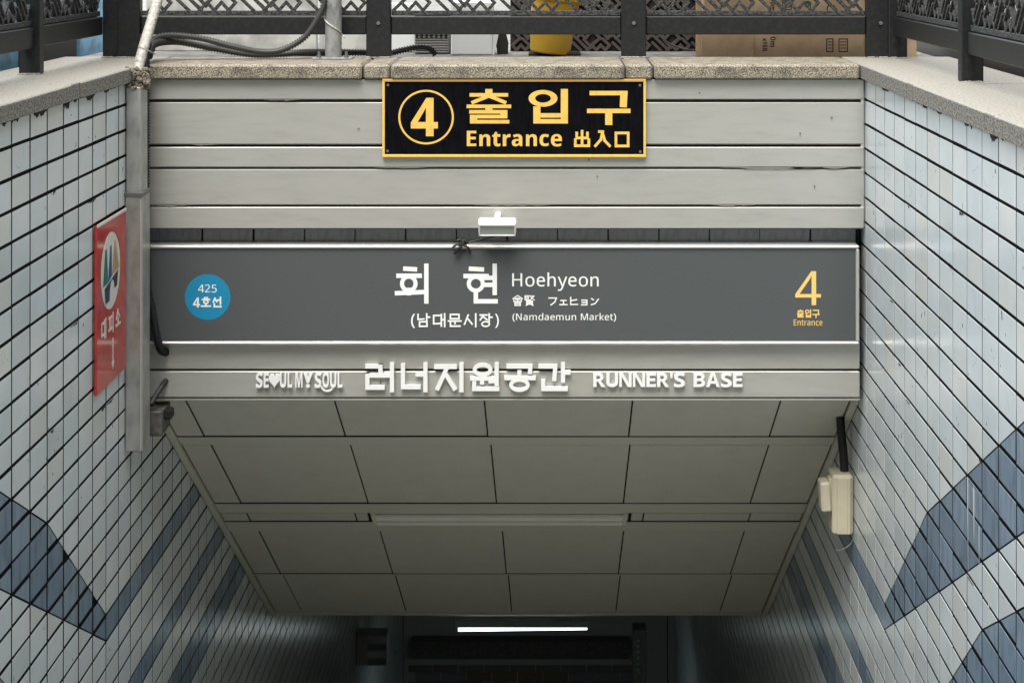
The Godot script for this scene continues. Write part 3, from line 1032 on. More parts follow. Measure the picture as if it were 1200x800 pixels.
	gly.call("입", 943.4, 362.4, 951.4, 372.2, 1.35, M.gold)
	gly.call("구", 952.4, 362.4, 960.8, 372.2, 1.35, M.gold)
	put.call("Entrance", 930.4, 964.2, 381.2, 374.2, M.gold, false)

	# raised lettering on the lower cladding
	z = 7.475
	u = z / F
	var p3 := Transform3D(Basis(), Vector3(0, 0, -z + 0.006))
	q = func(x: float, y: float) -> Vector2: return Vector2((x - CX) * z / F, EYE - (y - CY) * z / F)
	var dep := 0.016
	var k := thing("raised_lettering", "row of large white raised Korean letters on the metal strip under the station sign", "lettering")
	for gl in [["러", 428.5, 464], ["너", 469.5, 503], ["지", 509, 545], ["원", 551, 586.5], ["공", 591, 628], ["간", 631, 668]]:
		var c: Vector2 = q.call(gl[1], 423.6)
		var e: Vector2 = q.call(gl[2], 458.0)
		glyph(gl[0], c.x, c.y, e.x, e.y, 4.9 * u, dep, p3, M.letter_white, k)
	standoffs(k, [[446, 448], [487, 452], [527, 430], [568, 453], [610, 443], [650, 452]], z)
	var rb := thing("raised_lettering", "white raised Latin capitals reading RUNNER'S BASE on the lower metal strip", "lettering")
	var widths := {"R": 12.6, "U": 12.4, "N": 13.0, "E": 10.2, "'": 3.6, "S": 11.6, " ": 7.2, "B": 12.2, "A": 14.0}
	var total := 0.0
	for ch in "RUNNER'S BASE": total += widths[ch]
	var x := 694.5
	for ch in "RUNNER'S BASE":
		var w: float = widths[ch] * (870.5 - 694.5) / total
		if ch != " ":
			var c: Vector2 = q.call(x + 0.6, 451.8)
			var e: Vector2 = q.call(x + w - 0.8, 436.0)
			latin(ch, c.x, e.x, c.y, e.y, dep, p3, M.letter_white, rb, true, "letter")
		x += w
	standoffs(rb, [[700, 446], [775, 446], [860, 446]], z)
	var sl := thing("raised_lettering", "small condensed white raised slogan with a heart, on the lower metal strip", "lettering")
	# S E heart U L   M y   S O U L with a smile
	for it in [["S", 300.4, 308.4], ["E", 309.6, 315.6], ["U", 328.6, 336.0], ["L", 337.6, 342.6], ["M", 346.6, 355.0], ["S", 369.2, 377.0], ["O", 378.4, 386.0], ["U", 387.2, 394.6], ["L", 396.0, 401.6]]:
		var c: Vector2 = q.call(it[1], 452.6)
		var e: Vector2 = q.call(it[2], 435.8)
		latin(it[0], c.x, e.x, c.y, e.y, dep, p3, M.letter_white, sl, true, "letter")
	st = new_st()
	var hp := PackedVector2Array()
	for n in 40:
		var t := TAU * n / 40
		var hx2 := 16.0 * pow(sin(t), 3)
		var hy2 := 13.0 * cos(t) - 5.0 * cos(2 * t) - 2.0 * cos(3 * t) - cos(4 * t)
		hp.append(q.call(322.2, 443.6) + Vector2(hx2 / 32.0 * 13.6, hy2 / 30.0 * 16.5) * u)
	prism(st, hp, 0.0, dep, p3)
	obj("heart", st, M.letter_white, sl)
	st = new_st()
	prism(st, PackedVector2Array([q.call(356.4, 436), q.call(360.4, 436), q.call(361.4, 441), q.call(362.6, 436), q.call(366.8, 436), q.call(362.6, 447.2), q.call(360.2, 447.2)]), 0.0, dep, p3)
	prism(st, disc(q.call(361.4, 450.6), 2.3 * u, 16), 0.0, dep, p3)
	obj("letter", st, M.letter_white, sl)
	st = new_st()
	for n in 8:
		var t0 := PI + PI * (n + 0.6) / 9.2
		var t1 := PI + PI * (n + 1.6) / 9.2
		var cc: Vector2 = q.call(384.0, 449.6)
		prism(st, PackedVector2Array([cc + Vector2(cos(t0), sin(t0)) * 8.2 * u, cc + Vector2(cos(t1), sin(t1)) * 8.2 * u, cc + Vector2(cos(t1), sin(t1)) * 6.3 * u, cc + Vector2(cos(t0), sin(t0)) * 6.3 * u]), 0.0, dep - 0.002, p3)
	obj("smile", st, M.letter_white, sl)
	standoffs(sl, [[303, 444], [340, 450], [399, 450]], z)

	# red shelter sign on the tiled wall
	var r := thing("shelter_sign", "red shelter sign with round emblem and down arrow on the tiled wall", "sign")
	var X := XL + 0.012
	# plane of the sign: x runs into depth, y up, z out of the wall
	var zc := 6.925
	var wp := Transform3D(Basis(Vector3(0, 0, -1), Vector3(0, 1, 0), Vector3(1, 0, 0)), Vector3(X, 0, -zc))
	st = new_st()
	cbox(st, Transform3D(wp.basis, Vector3(X - 0.001, 0.1425, -zc)), Vector3(0.452, 0.634, 0.012), 0.002)
	obj("plate", st, M.red, r)
	var pf := wp.translated(Vector3(0.0052, 0, 0))
	st = new_st()
	cbox(st, Transform3D(wp.basis, Vector3(X + 0.0055, 0.4575, -zc)), Vector3(0.448, 0.012, 0.004), 0.001)
	obj("top_edge", st, M.sign_white, r)
	var ec := Vector2(-0.022, 0.258)
	st = new_st()
	prism(st, disc(ec, 0.147, 56), 0.0, 0.0007, pf)
	obj("emblem_field", st, M.sign_white, r)
	var pe := pf.translated(Vector3(0.0007, 0, 0))
	for it in [[M.green, [-0.121, -0.045, -0.074, 0.092, -0.042, -0.04]], [M.navy, [-0.042, -0.04, 0.0, 0.096, 0.014, -0.022]], [M.tan, [0.016, -0.022, 0.065, 0.105, 0.128, -0.008]]]:
		st = new_st()
		var c: Array = it[1]
		var pp := PackedVector2Array([ec + Vector2(c[0], c[1]), ec + Vector2(c[2] - 0.012, c[3]), ec + Vector2(c[2] + 0.012, c[3]), ec + Vector2(c[4], c[5])])
		prism(st, pp, 0.0, 0.0006, pe)
		obj("emblem_peak", st, it[0], r)
	st = new_st()
	var sh := PackedVector2Array()
	for v in [[-0.098, -0.055], [0.110, -0.016], [0.098, -0.075], [0.058, -0.078], [0.046, -0.050], [0.022, -0.036], [-0.004, -0.048], [-0.018, -0.082], [-0.020, -0.112], [-0.085, -0.116]]:
		sh.append(ec + Vector2(v[0], v[1]))
	prism(st, sh, 0.0, 0.0006, pe)
	obj("emblem_shelter", st, M.black, r)
	var lx := -0.168
	for ch in ["대", "피", "소"]:
		glyph(ch, lx, 0.092, lx + 0.078, 0.014, 0.010, 0.0007, pf, M.sign_white, r)
		lx += 0.112
	st = new_st()
	prism(st, PackedVector2Array([Vector2(0.006, -0.008), Vector2(0.020, -0.008), Vector2(0.020, -0.098), Vector2(0.034, -0.098), Vector2(0.013, -0.132), Vector2(-0.008, -0.098), Vector2(0.006, -0.098)]), 0.0, 0.0007, pf)
	obj("arrow", st, M.sign_white, r)

func standoffs(parent: Node, at: Array, z: float) -> void:
	for a in at:
		var st := new_st()
		var c := P(a[0], a[1], z)
		tube(st, [Vector3(c.x, c.y, -z - 0.004), Vector3(c.x, c.y, -z + 0.008)], 0.004, 8, 0.0, 0.0, false)
		obj("stud", st, M.bolt, parent)

# ---------------------------------------------------------------- copings and fences
func build_copings() -> void:
	var f := thing("stone_coping", "speckled granite coping along the top of the metal clad header", "coping")
	var xs := [[166, 423.6], [425.4, 456.0], [457.6, 732.0], [733.6, 765.0], [766.8, 1011.0]]
	for n in xs.size():
		var st := new_st()
		var a := P(xs[n][0], 75.5, 7.42)
		var b := P(xs[n][1], 75.5, 7.42)
		if n == 0: a.x = XL + 0.035
		if n == 4: b.x = XR - 0.028
		var low := 0.952
		var dz := 0.012 if n % 2 == 1 else 0.0
		cbox2(st, Vector3(a.x, low, -7.418 - dz), Vector3(b.x, CAP - (0.0 if n % 2 == 0 else 0.001), -7.94), 0.009)
		obj("coping_stone", st, M.granite, f)
	for side in [true, false]:
		var c := thing("stone_coping", "smooth granite coping on the side wall with the red shelter sign" if side else "smooth granite coping on the side wall with the cream switch box", "coping")
		var cuts := [2.2, 3.3, 3.36, 4.6, 4.66, 5.15, 5.26, 6.33, 6.46, 7.95]
		if not side:
			cuts = [2.2, 3.1, 3.16, 4.1, 4.2, 5.183, 5.285, 6.355, 6.46, 7.95]
		for n in cuts.size() - 1:
			var st := new_st()
			var x0 := -2.17 if side else XR - 0.022
			var x1 := XL + 0.022 if side else 1.75
			cbox2(st, Vector3(x0, TOP + 0.001, -cuts[n] - 0.004), Vector3(x1 - (0.006 if n % 2 and side else 0.0), CAP + (0.002 if n % 2 else 0.0), -cuts[n + 1] + 0.004), 0.004)
			obj("coping_stone", st, M.granite_smooth, c)
			# sawn, unpolished inner face, dark with street dirt
			st = new_st()
			var xf2 := (x1 - (0.006 if n % 2 and side else 0.0)) if side else x0
			var s2 := 1.0 if side else -1.0
			cbox2(st, Vector3(xf2 - s2 * 0.004, TOP + 0.0015, -cuts[n] - 0.0045), Vector3(xf2 + s2 * 0.0012, CAP - 0.005, -cuts[n + 1] + 0.0045), 0.0008)
			obj("coping_face", st, M.granite_dirty, c)
			if n > 0:
				st = new_st()
				cbox2(st, Vector3(x0 + 0.004, TOP + 0.002, -cuts[n] + 0.0055), Vector3(x1 - 0.0055, CAP - 0.003, -cuts[n] - 0.0055), 0.0005)
				obj("mortar_joint", st, M.grout, c)

# lattice of diagonal bars in the plane of xf (x along, y up), from x0 to x1, y0 to y1
func lattice(xf: Transform3D, x0: float, x1: float, y0: float, y1: float, per: float, bw: float, bd: float, phase: float) -> SurfaceTool:
	var st := new_st()
	var u := per / 76.0
	var segs := [
		[-8.5, 0, 0, 9.5], [0, 9.5, 8.5, 0],
		[-9.5, 1, -16.5, 9], [-16.5, 9, -4, 21], [9.5, 1, 16.5, 9], [16.5, 9, 4, 21],
		[23, 14, 37.5, 0], [30, 22, 52, 0], [-26, 0, -12, 14], [44, 20, 58, 5], [-38, 14, -24, 1],
	]
	var rows := int(ceil((y1 - y0) / (22.0 * u)))
	var bump := 0.0
	for r in rows:
		var by := y0 + r * 22.0 * u
		var n0 := int(floor((x0 - phase) / per)) - 1
		var n1 := int(ceil((x1 - phase) / per)) + 1
		for n in range(n0, n1 + 1):
			var cx := phase + n * per + (per * 0.5 if r % 2 else 0.0)
			for s in segs:
				var a := Vector2(cx + s[0] * u, by + s[1] * u)
				var b := Vector2(cx + s[2] * u, by + s[3] * u)
				if minf(a.x, b.x) < x0 or maxf(a.x, b.x) > x1 or maxf(a.y, b.y) > y1: continue
				bump = fmod(bump + 0.00031, 0.0024)
				var m := (a + b) * 0.5
				var d := b - a
				var bs := xf.basis * Basis(Vector3(0, 0, 1), d.angle())
				cbox(st, Transform3D(bs, xf * Vector3(m.x, m.y, 0)), Vector3(d.length() + bw * 0.9, bw, bd + bump), 0.0012)
	return st

func post(parent: Node, x: float, z: float, wx: float, wz: float, h: float, bolts := true) -> void:
	var st := new_st()
	cbox2(st, Vector3(x - wx / 2, CAP + 0.001, -z + wz / 2), Vector3(x + wx / 2, CAP + h, -z - wz / 2), 0.004)
	var o := obj("post", st, M.steel_paint, parent)
	if bolts:
		st = new_st()
		tube(st, [Vector3(x, CAP + 0.152, -z + wz / 2 - 0.003), Vector3(x, CAP + 0.152, -z + wz / 2 + 0.008)], 0.008, 10, 0.0, 0.0, false)
		obj("bolt", st, M.bolt, o)
	st = new_st()
	for k in 7:
		cbox(st, Transform3D(Basis.from_euler(Vector3(0, k * 0.7, 0)), Vector3(x - wx * 0.5 + wx * (k + 0.5) / 7.0, CAP + 0.002, -z + wz / 2 + 0.005)), Vector3(0.018, rng.randf_range(0.003, 0.009), 0.012), 0.002)
	obj("mortar", st, M.granite_smooth, o)

func build_fences() -> void:
	var ztop := 1.03
	# front fence on the header coping
	var f := thing("steel_fence", "dark steel fence with diagonal lattice standing on the header coping", "fence")
	var zf := 7.90
	post(f, P(152.0, 60, zf).x, zf, 0.098, 0.06, ztop, false)
	post(f, P(444, 60, zf).x, zf, 0.107, 0.06, ztop)
	post(f, P(742.5, 60, zf).x, zf, 0.108, 0.06, ztop)
	post(f, P(1031, 60, zf).x, zf, 0.120, 0.06, ztop)
	var spans := [[165.5, 429.5], [458.5, 727.8], [757.2, 1014.3]]
	for n in 3:
		var a := P(spans[n][0], 19, 7.9)
		var b := P(spans[n][1], 40, 7.9)
		var st := new_st()
		cbox2(st, Vector3(a.x, 1.196, -7.885), Vector3(b.x, 1.116, -7.925), 0.004)
		obj("rail", st, M.steel_paint, f)
		st = new_st()
		cbox2(st, Vector3(a.x + 0.002, 1.221, -7.895), Vector3(b.x - 0.002, 1.198, -7.915), 0.003)
		obj("lattice_sill", st, M.steel_worn, f)
		st = new_st()
		cbox2(st, Vector3(a.x, 1.80, -7.885), Vector3(b.x, 1.86, -7.925), 0.004)
		obj("rail", st, M.steel_paint, f)
		var lt := lattice(Transform3D(Basis(), Vector3(0, 0, -7.905)), a.x + 0.004, b.x - 0.004, 1.222, 1.79, 0.2852, 0.0135, 0.018, P(335, 0, 7.9).x)
		obj("lattice", lt, M.steel_worn, f)
		f.get_child(f.get_child_count() - 1).set_meta("kind", "stuff")
	# side fences
	for side in [true, false]:
		var s := thing("steel_fence", "dark steel fence with lattice on the side coping above the red sign" if side else "dark steel fence with lattice on the side coping above the cream switch box", "fence")
		var x := -2.0 if side else 1.50
		var zs := [7.90, 6.86, 5.6, 4.3, 3.0] if side else [7.86, 6.47, 5.15, 3.85, 2.55]
		for n in zs.size():
			post(s, x if n or not side else -1.944, zs[n], 0.08, 0.06 if n else 0.05, ztop, n > 0)
		var basis := Basis(Vector3(0, 0, -1), Vector3(0, 1, 0), Vector3(1, 0, 0))
		for n in zs.size() - 1:
			var za: float = zs[n] - 0.035
			var zb: float = zs[n + 1] + 0.035
			for yy in [[1.116, 1.196], [1.80, 1.86]]:
				var st := new_st()
				cbox2(st, Vector3(x - 0.02, yy[0], -za), Vector3(x + 0.02, yy[1], -zb), 0.004)
				obj("rail", st, M.steel_paint, s)
			var st3 := new_st()
			cbox2(st3, Vector3(x - 0.01, 1.198, -za + 0.002), Vector3(x + 0.01, 1.221, -zb - 0.002), 0.003)
			obj("lattice_sill", st3, M.steel_worn, s)
			var lt := lattice(Transform3D(basis, Vector3(x, 0, 0)), zb + 0.004, za - 0.004, 1.222, 1.79, 0.2852, 0.0125, 0.018, zs[n])
			var o := obj("lattice", lt, M.steel_worn, s)
			o.set_meta("kind", "stuff")

# ---------------------------------------------------------------- things stored behind the fence
func build_street() -> void:
	var base := CAP - 0.011
	var st := new_st()
	cbox2(st, Vector3(P(172, 60, 8.6).x, base, -8.58), Vector3(P(371.6, 60, 8.6).x, 2.1, -8.62), 0.003)
	tag(obj("board", st, M.pale), "wide pale grey board behind the fence by the black hoses", "board")
	st = new_st()
	cbox2(st, Vector3(P(374.6, 60, 8.6).x, base, -8.58), Vector3(P(452, 60, 8.6).x, 2.1, -8.62), 0.003)
	tag(obj("board", st, M.pale), "narrow pale board standing behind the galvanised pole", "board")
	st = new_st()
	cbox2(st, Vector3(P(453, 60, 8.5).x, base, -8.48), Vector3(P(487, 60, 8.5).x, 1.235, -8.53), 0.004)
	tag(obj("board", st, M.white_board), "small bright white board behind the curled black hose end", "board")
	# grey ribbed crate
	var w := thing("ribbed_crate", "grey ribbed plastic crate between the white board and the white box", "crate")
	var x0 := P(486, 60, 8.36).x
	var x1 := P(527, 60, 8.36).x
	st = new_st()
	cbox2(st, Vector3(x0, base, -8.34), Vector3(x1, 1.20, -8.62), 0.006)
	obj("body", st, M.woven, w)
	for k in 16:
		st = new_st()
		cbox2(st, Vector3(x0 + 0.004, base + 0.006 + k * 0.0115, -8.332), Vector3(x1 - 0.004, base + 0.012 + k * 0.0115, -8.341), 0.001)
		obj("rib", st, M.woven, w)
	st = new_st()
	for k in 7:
		cbox2(st, Vector3(x0 + 0.006 + k * 0.0225, 1.08, -8.328), Vector3(x0 + 0.018 + k * 0.0225, 1.10, -8.341), 0.001)
	obj("handle_slots", st, M.gap, w)
	# white box
	var wb := thing("white_box", "bright white box with folded flap behind the fence rail", "box")
	st = new_st()
	cbox2(st, Vector3(P(528.5, 60, 8.26).x, base, -8.24), Vector3(P(577, 60, 8.26).x, 1.25, -8.5), 0.006)
	obj("carton", st, M.white_board, wb)
	st = new_st()
	var fa := P(577, 64.2, 8.236)
	prism(st, PackedVector2Array([Vector2(0, 0), Vector2(0.008, 0.0), Vector2(0.028, 0.095), Vector2(0.004, 0.095)]), -0.02, 0.0, Transform3D(Basis(), Vector3(fa.x, base + 0.001, fa.z)))
	obj("flap", st, M.white_board, wb)
	st = new_st()
	prism(st, PackedVector2Array([Vector2(-0.02, 0), Vector2(0.028, 0), Vector2(0.03, 0.05), Vector2(0.02, 0.09), Vector2(-0.012, 0.13), Vector2(-0.03, 0.06)]), -0.05, 0.0, Transform3D(Basis(), Vector3(P(588, 60, 8.32).x, base, -8.32)))
	tag(obj("rag", st, M.brown_dark), "crumpled dark rag beside the white box", "rag")
	# brown lattice screen
	var b := thing("lattice_screen", "brown diagonal lattice screen standing behind the yellow bucket", "screen")
	st = new_st()
	cbox2(st, Vector3(P(598, 60, 8.56).x, base, -8.56), Vector3(P(880, 60, 8.56).x, 1.6, -8.58), 0.002)
	obj("backing", st, M.brown_dark, b)
	var lt := lattice(Transform3D(Basis(), Vector3(0, 0, -8.552)), P(598, 60, 8.56).x + 0.01, P(880, 60, 8.56).x - 0.01, base + 0.005, 1.59, 0.19, 0.014, 0.014, 0.03)
	var lo := obj("lattice", lt, M.brown, b)
	lo.set_meta("kind", "stuff")
	st = new_st()
	tube(st, [P(768, 38, 8.5), P(785, 51, 8.49), P(803, 57.5, 8.48), P(816, 58.5, 8.48)], 0.004, 8)
	tag(obj("cord", st, M.hose_grey), "thin grey cord hanging in front of the brown lattice screen", "cord")
	# yellow bucket, leaning
	var k2 := thing("bucket", "tilted yellow plastic bucket behind the fence rail", "bucket")
	var bx := Transform3D(Basis(Vector3(0, 0, 1), -0.11) * Basis(Vector3(1, 0, 0), 0.03), Vector3(P(644.5, 60, 8.25).x, base + 0.012, -8.25))
	var prof := [[0.0, 0.0], [0.088, 0.0], [0.092, 0.006], [0.106, 0.16], [0.112, 0.245], [0.120, 0.247], [0.120, 0.262], [0.106, 0.262], [0.100, 0.20], [0.0, 0.20]]
	st = new_st()
	lathe(st, prof, bx, 36)
	obj("shell", st, M.bucket, k2)
	st = new_st()
	lathe(st, [[0.0, 0.202], [0.099, 0.202], [0.094, 0.214], [0.0, 0.226]], bx, 24)
	obj("filling", st, M.bucket_in, k2)
	st = new_st()
	cbox(st, Transform3D(Basis(), Vector3(P(650, 60, 8.3).x, base + 0.005, -8.28)), Vector3(0.24, 0.010, 0.16), 0.003)
	tag(obj("slat", st, M.brown_dark), "short dark plank under the tilted yellow bucket", "plank")
	# cardboard boxes
	var c := thing("cardboard_box", "long brown cardboard box with printed marks behind the fence", "box")
	var cz := 8.02
	st = new_st()
	cbox2(st, Vector3(P(824, 60, cz).x, base, -cz), Vector3(P(1075, 60, cz).x, 1.5, -cz - 0.42), 0.006)
	obj("carton", st, M.card, c)
	st = new_st()
	cbox2(st, Vector3(P(822, 60, cz).x, base + 0.001, -cz + 0.006), Vector3(P(884, 60, cz).x, 1.145, -cz - 0.0005), 0.002)
	obj("flap", st, M.card, c)
	st = new_st()
	cbox2(st, Vector3(P(815.5, 60, 8.1).x, base + 0.001, -8.1), Vector3(P(825, 60, 8.1).x - 0.012, 1.45, -8.106), 0.002)
	obj("flap", st, M.card, c)
	var cp := Transform3D(Basis(Vector3(0, 0, 1), -PI / 2), P(0, 0, cz))
	# marks printed sideways on the box
	for t in [["x16B", 894.0, 44.5, 60.0, 5.5], ["0m", 903.0, 43.0, 55.0, 6.0], ["0m", 903.0, 2.0, 12.0, 6.0]]:
		var a := P(t[1], t[2], cz - 0.0004)
		var len: float = (t[3] - t[2]) * cz / F
		latin(t[0], 0.0, len, 0.0, t[4] * cz / F, 0.0006, Transform3D(Basis(Vector3(0, 0, 1), -PI / 2), Vector3(a.x, a.y, -cz)), M.card_print, c, true, "printed_mark")
	for t in [[968.5, 45.0, 977.0, 61.0], [983.0, 45.0, 994.0, 61.0], [917.0, 0.0, 928.0, 16.0]]:
		st = new_st()
		var th := 1.2
		var d := [[t[0], t[1], t[2], t[1] + th], [t[0], t[3] - th, t[2], t[3]], [t[0], t[1] + th, t[0] + th, t[3] - th], [t[2] - th, t[1] + th, t[2], t[3] - th]]
		for yy in range(1, 4):
			d.append([t[0] + 2.0, t[1] + yy * 3.6, t[2] - 2.0, t[1] + yy * 3.6 + 1.0])
		for r in d:
			cbox2(st, P(r[0], r[1], cz - 0.0005), P(r[2], r[3], cz - 0.0005) + Vector3(0, 0, -0.0008), 0.0001)
		obj("printed_mark", st, M.card_print, c)
	st = new_st()
	ring(st, Vector2.ZERO, 0.021, 0.021, 0.005, 0.0, 0.0005, Transform3D(Basis(), P(974.5, 10.5, cz)), 28)
	obj("printed_mark", st, M.card_print, c)
	st = new_st()
	prism(st, disc(Vector2.ZERO, 0.016, 20), 0.0, 0.0005, Transform3D(Basis(), P(947, 5, cz)))
	obj("printed_mark", st, M.card_green, c)
	# brown timber behind the corner, and blue sheet beyond the side fence
	st = new_st()
	cbox2(st, Vector3(1.80, 0.001, -9.4), Vector3(1.86, 1.20, -5.9), 0.005)
	tag(obj("timber_panel", st, M.brown), "low dark brown panel beyond the side fence by the cardboard box", "panel")
	st = new_st()
	cbox2(st, Vector3(1.76, 0.90, -5.9), Vector3(2.6, 0.985, -2.5), 0.006)
	cbox2(st, Vector3(1.80, 0.001, -5.8), Vector3(2.5, 0.90, -2.6), 0.006)
	tag(obj("stone_bench", st, M.granite_smooth), "pale stone ledge beyond the fence above the cream switch box", "ledge")
	st = new_st()
	cbox2(st, Vector3(-2.9, 0.001, -4.0), Vector3(-2.28, 1.46, -7.65), 0.02)
	tag(obj("tarpaulin_stack", st, M.blue_sheet), "light blue sheeted stack beyond the side fence above the red sign", "stack")
	st = new_st()
	cbox2(st, Vector3(-2.75, 0.001, -8.45), Vector3(-2.24, 1.30, -9.3), 0.02)
	tag(obj("tarpaulin_stack", st, M.blue_sheet), "smaller light blue stack at the fence corner by the pale hose", "stack")
	st = new_st()
	cbox2(st, Vector3(-2.62, 0.001, -7.70), Vector3(-2.24, 1.40, -8.42), 0.01)
	tag(obj("dark_crate", st, M.brown_dark), "dark crate between the two light blue stacks beyond the fence", "crate")

# the row of buildings across the street, behind the viewer: it keeps the low sky out of the stairwell
func build_opposite() -> void:
	var b := thing("building", "grey rendered building with rows of windows across the street", "building")
	var st := new_st()
	cbox2(st, Vector3(-22, -0.02, 13.0), Vector3(20, 13.5, 22.0), 0.05)
	obj("wall", st, M.concrete, b)
	st = new_st()
	cbox2(st, Vector3(-22.2, 13.5, 12.7), Vector3(20.2, 13.9, 22.2), 0.04)
	obj("roof", st, M.concrete, b)
	var pane := new_st()
	cbox(pane, Transform3D(), Vector3(1.7, 1.5, 0.06), 0.01)
	var pm := pane.commit()
	var glass := mat("dark_glass", lin(0.03, 0.035, 0.04), 0.1)
	var e := thing("building", "beige rendered building with rows of windows along the side street", "building")
	st = new_st()
	cbox2(st, Vector3(8.0, -0.02, 11.0), Vector3(16.0, 12.5, -34.0), 0.05)
	obj("wall", st, M.render, e)
	st = new_st()
	cbox2(st, Vector3(7.7, 12.5, 11.2), Vector3(16.2, 12.9, -34.2), 0.04)
	obj("roof", st, M.concrete, e)
	for fl in 4:
		for c in 14:
			inst("window", pm, glass, e, Transform3D(Basis(Vector3.UP, PI / 2), Vector3(7.99, 2.0 + fl * 3.0, 9.0 - c * 3.1)))
	for fl in 4:
		for c in 13:
			inst("window", pm, glass, b, Transform3D(Basis(), Vector3(-20.0 + c * 3.15, 2.0 + fl * 3.2, 12.99)))

func lathe(st: SurfaceTool, prof: Array, xf: Transform3D, n: int) -> void:
	for k in n:
		var a := TAU * k / n
		var b := TAU * (k + 1) / n
		for i in prof.size() - 1:
			var p0: Array = prof[i]
			var p1: Array = prof[i + 1]
			var d := Vector2(p1[0] - p0[0], p1[1] - p0[1])
			var nr := Vector2(d.y, -d.x).normalized()
			var vs := []
			for q in [[p0, a], [p0, b], [p1, b], [p1, a]]:
				var r: float = q[0][0]
				var t: float = q[1]
				vs.append([xf * Vector3(cos(t) * r, q[0][1], sin(t) * r), xf.basis * Vector3(cos(t) * nr.x, nr.y, sin(t) * nr.x)])
			smooth_tri(st, vs[0], vs[1], vs[2])
			smooth_tri(st, vs[0], vs[2], vs[3])

# ---------------------------------------------------------------- ducts, hoses, boxes and lamps
func build_services() -> void:
	# steel cable duct in the corner
	var d := thing("cable_duct", "vertical steel cable duct in the corner beside the red sign", "duct")
	var st := new_st()
	var a := P(148.5, 102, 7.2)
	var b := P(165.5, 228, 7.2)
	cbox2(st, Vector3(XL + 0.004, a.y, -7.205), Vector3(b.x - 0.004, b.y, -7.325), 0.004)
	obj("upper_cover", st, M.duct, d)
	st = new_st()
	var c := P(166.5, 529, 7.2)
	cbox2(st, Vector3(XL + 0.002, b.y - 0.002, -7.195), Vector3(c.x, c.y, -7.335), 0.005)
	obj("lower_cover", st, M.duct, d)
	st = new_st()
	cbox2(st, Vector3(XL + 0.001, b.y + 0.010, -7.190), Vector3(c.x + 0.004, b.y - 0.008, -7.338), 0.002)
	obj("strap", st, M.bolt, d)
	st = new_st()
	cbox2(st, Vector3(c.x - 0.0075, b.y - 0.02, -7.189), Vector3(c.x - 0.0035, c.y + 0.006, -7.1965), 0.001)
	obj("edge_fold", st, M.panel_edge, d)
	# junction box below the header corner
	var j := thing("junction_box", "small dark steel box under the header beside the cable duct", "box")
	st = new_st()
	var j0 := P(176, 480, 7.42)
	var j1 := P(192.5, 512, 7.42)
	cbox2(st, Vector3(XL + 0.004, j0.y, -7.39), Vector3(j1.x - 0.006, j1.y + 0.01, -7.56), 0.004)
	obj("case", st, M.dull_steel, j)
	st = new_st()
	cbox2(st, Vector3(j1.x - 0.0055, j0.y - 0.004, -7.43), Vector3(j1.x + 0.026, j0.y - 0.045, -7.49), 0.006)
	obj("clamp", st, M.gap, j)
	# black hose running down inside the corner, from the top of the coping to the sign
	st = new_st()
	tube(st, [P(180, 47, 7.75), P(171, 56, 7.5), P(170.5, 80, 7.395), P(170.5, 130, 7.385), P(170.5, 240, 7.385), P(172, 330, 7.385), P(177.5, 362, 7.39), P(183, 394, 7.395), P(188, 409, 7.42), P(194, 412.5, 7.48)], 0.0150, 12, 0.0032, 0.0062)
	tag(obj("corrugated_hose", st, M.hose), "black corrugated hose running down the corner behind the steel duct", "hose")
	st = new_st()
	tube(st, [P(176, 474, 7.38), P(182, 464, 7.41), P(189, 453, 7.44), P(194, 446.5, 7.478)], 0.0105, 12, 0.0028, 0.0062)
	tag(obj("corrugated_hose", st, M.hose_grey), "short grey corrugated hose entering the lower metal strip", "hose")
	# pale hose with old foam at the duct's mouth
	st = new_st()
	tube(st, [P(159, 104, 7.26), P(160, 88, 7.28), P(166, 62, 7.36), P(177, 25, 7.48), P(184, 0, 7.56), P(192, -30, 7.66)], 0.0205, 14, 0.0020, 0.0060)
	tag(obj("corrugated_hose", st, M.hose_pale), "thick pale corrugated hose rising from the steel duct", "hose")
	st = new_st()
	for k in 150:
		var q := P(rng.randf_range(149, 174), rng.randf_range(80, 104), rng.randf_range(7.20, 7.33))
		var sz := rng.randf_range(0.010, 0.028)
		cbox(st, Transform3D(Basis.from_euler(Vector3(rng.randf() * 3, rng.randf() * 3, rng.randf() * 3)), q), Vector3(sz, sz * 0.7, sz * 0.8), sz * 0.3)
	tag(obj("foam_seal", st, M.foam), "crumbling brown foam sealing the mouth of the steel duct", "foam")
	st = new_st()
	tube(st, [P(163, 55, 7.31), P(168, 57, 7.30), P(177, 61, 7.32), P(181, 63, 7.40)], 0.003, 8)
	tag(obj("wire_tie", st, M.galv), "thin wire tied round the pale hose", "wire")
	# two black hoses along the coping
	st = new_st()
	tube(st, [P(177, 58, 7.55), P(181, 46, 7.62), P(200, 41.5, 7.66), P(235, 45, 7.70), P(275, 55, 7.72), P(305, 60.5, 7.74), P(330, 58.5, 7.75), P(356, 44, 7.76), P(373, 20, 7.77), P(381, 0, 7.78), P(386, -30, 7.79)], 0.0130, 12, 0.0032, 0.0062)
	tag(obj("corrugated_hose", st, M.hose_grey), "dark corrugated hose looping up in front of the fence rail", "hose")
	st = new_st()
	tube(st, [P(174, 66, 7.50), P(180, 52, 7.58), P(205, 48.5, 7.70), P(250, 56.5, 7.76), P(300, 64, 7.80), P(350, 61.8, 7.82), P(400, 61.3, 7.99), P(431, 61.4, 8.02)], 0.0140, 12, 0.0032, 0.0062)
	tag(obj("corrugated_hose", st, M.hose_grey), "dark corrugated hose lying along the coping behind the pole", "hose")
	st = new_st()
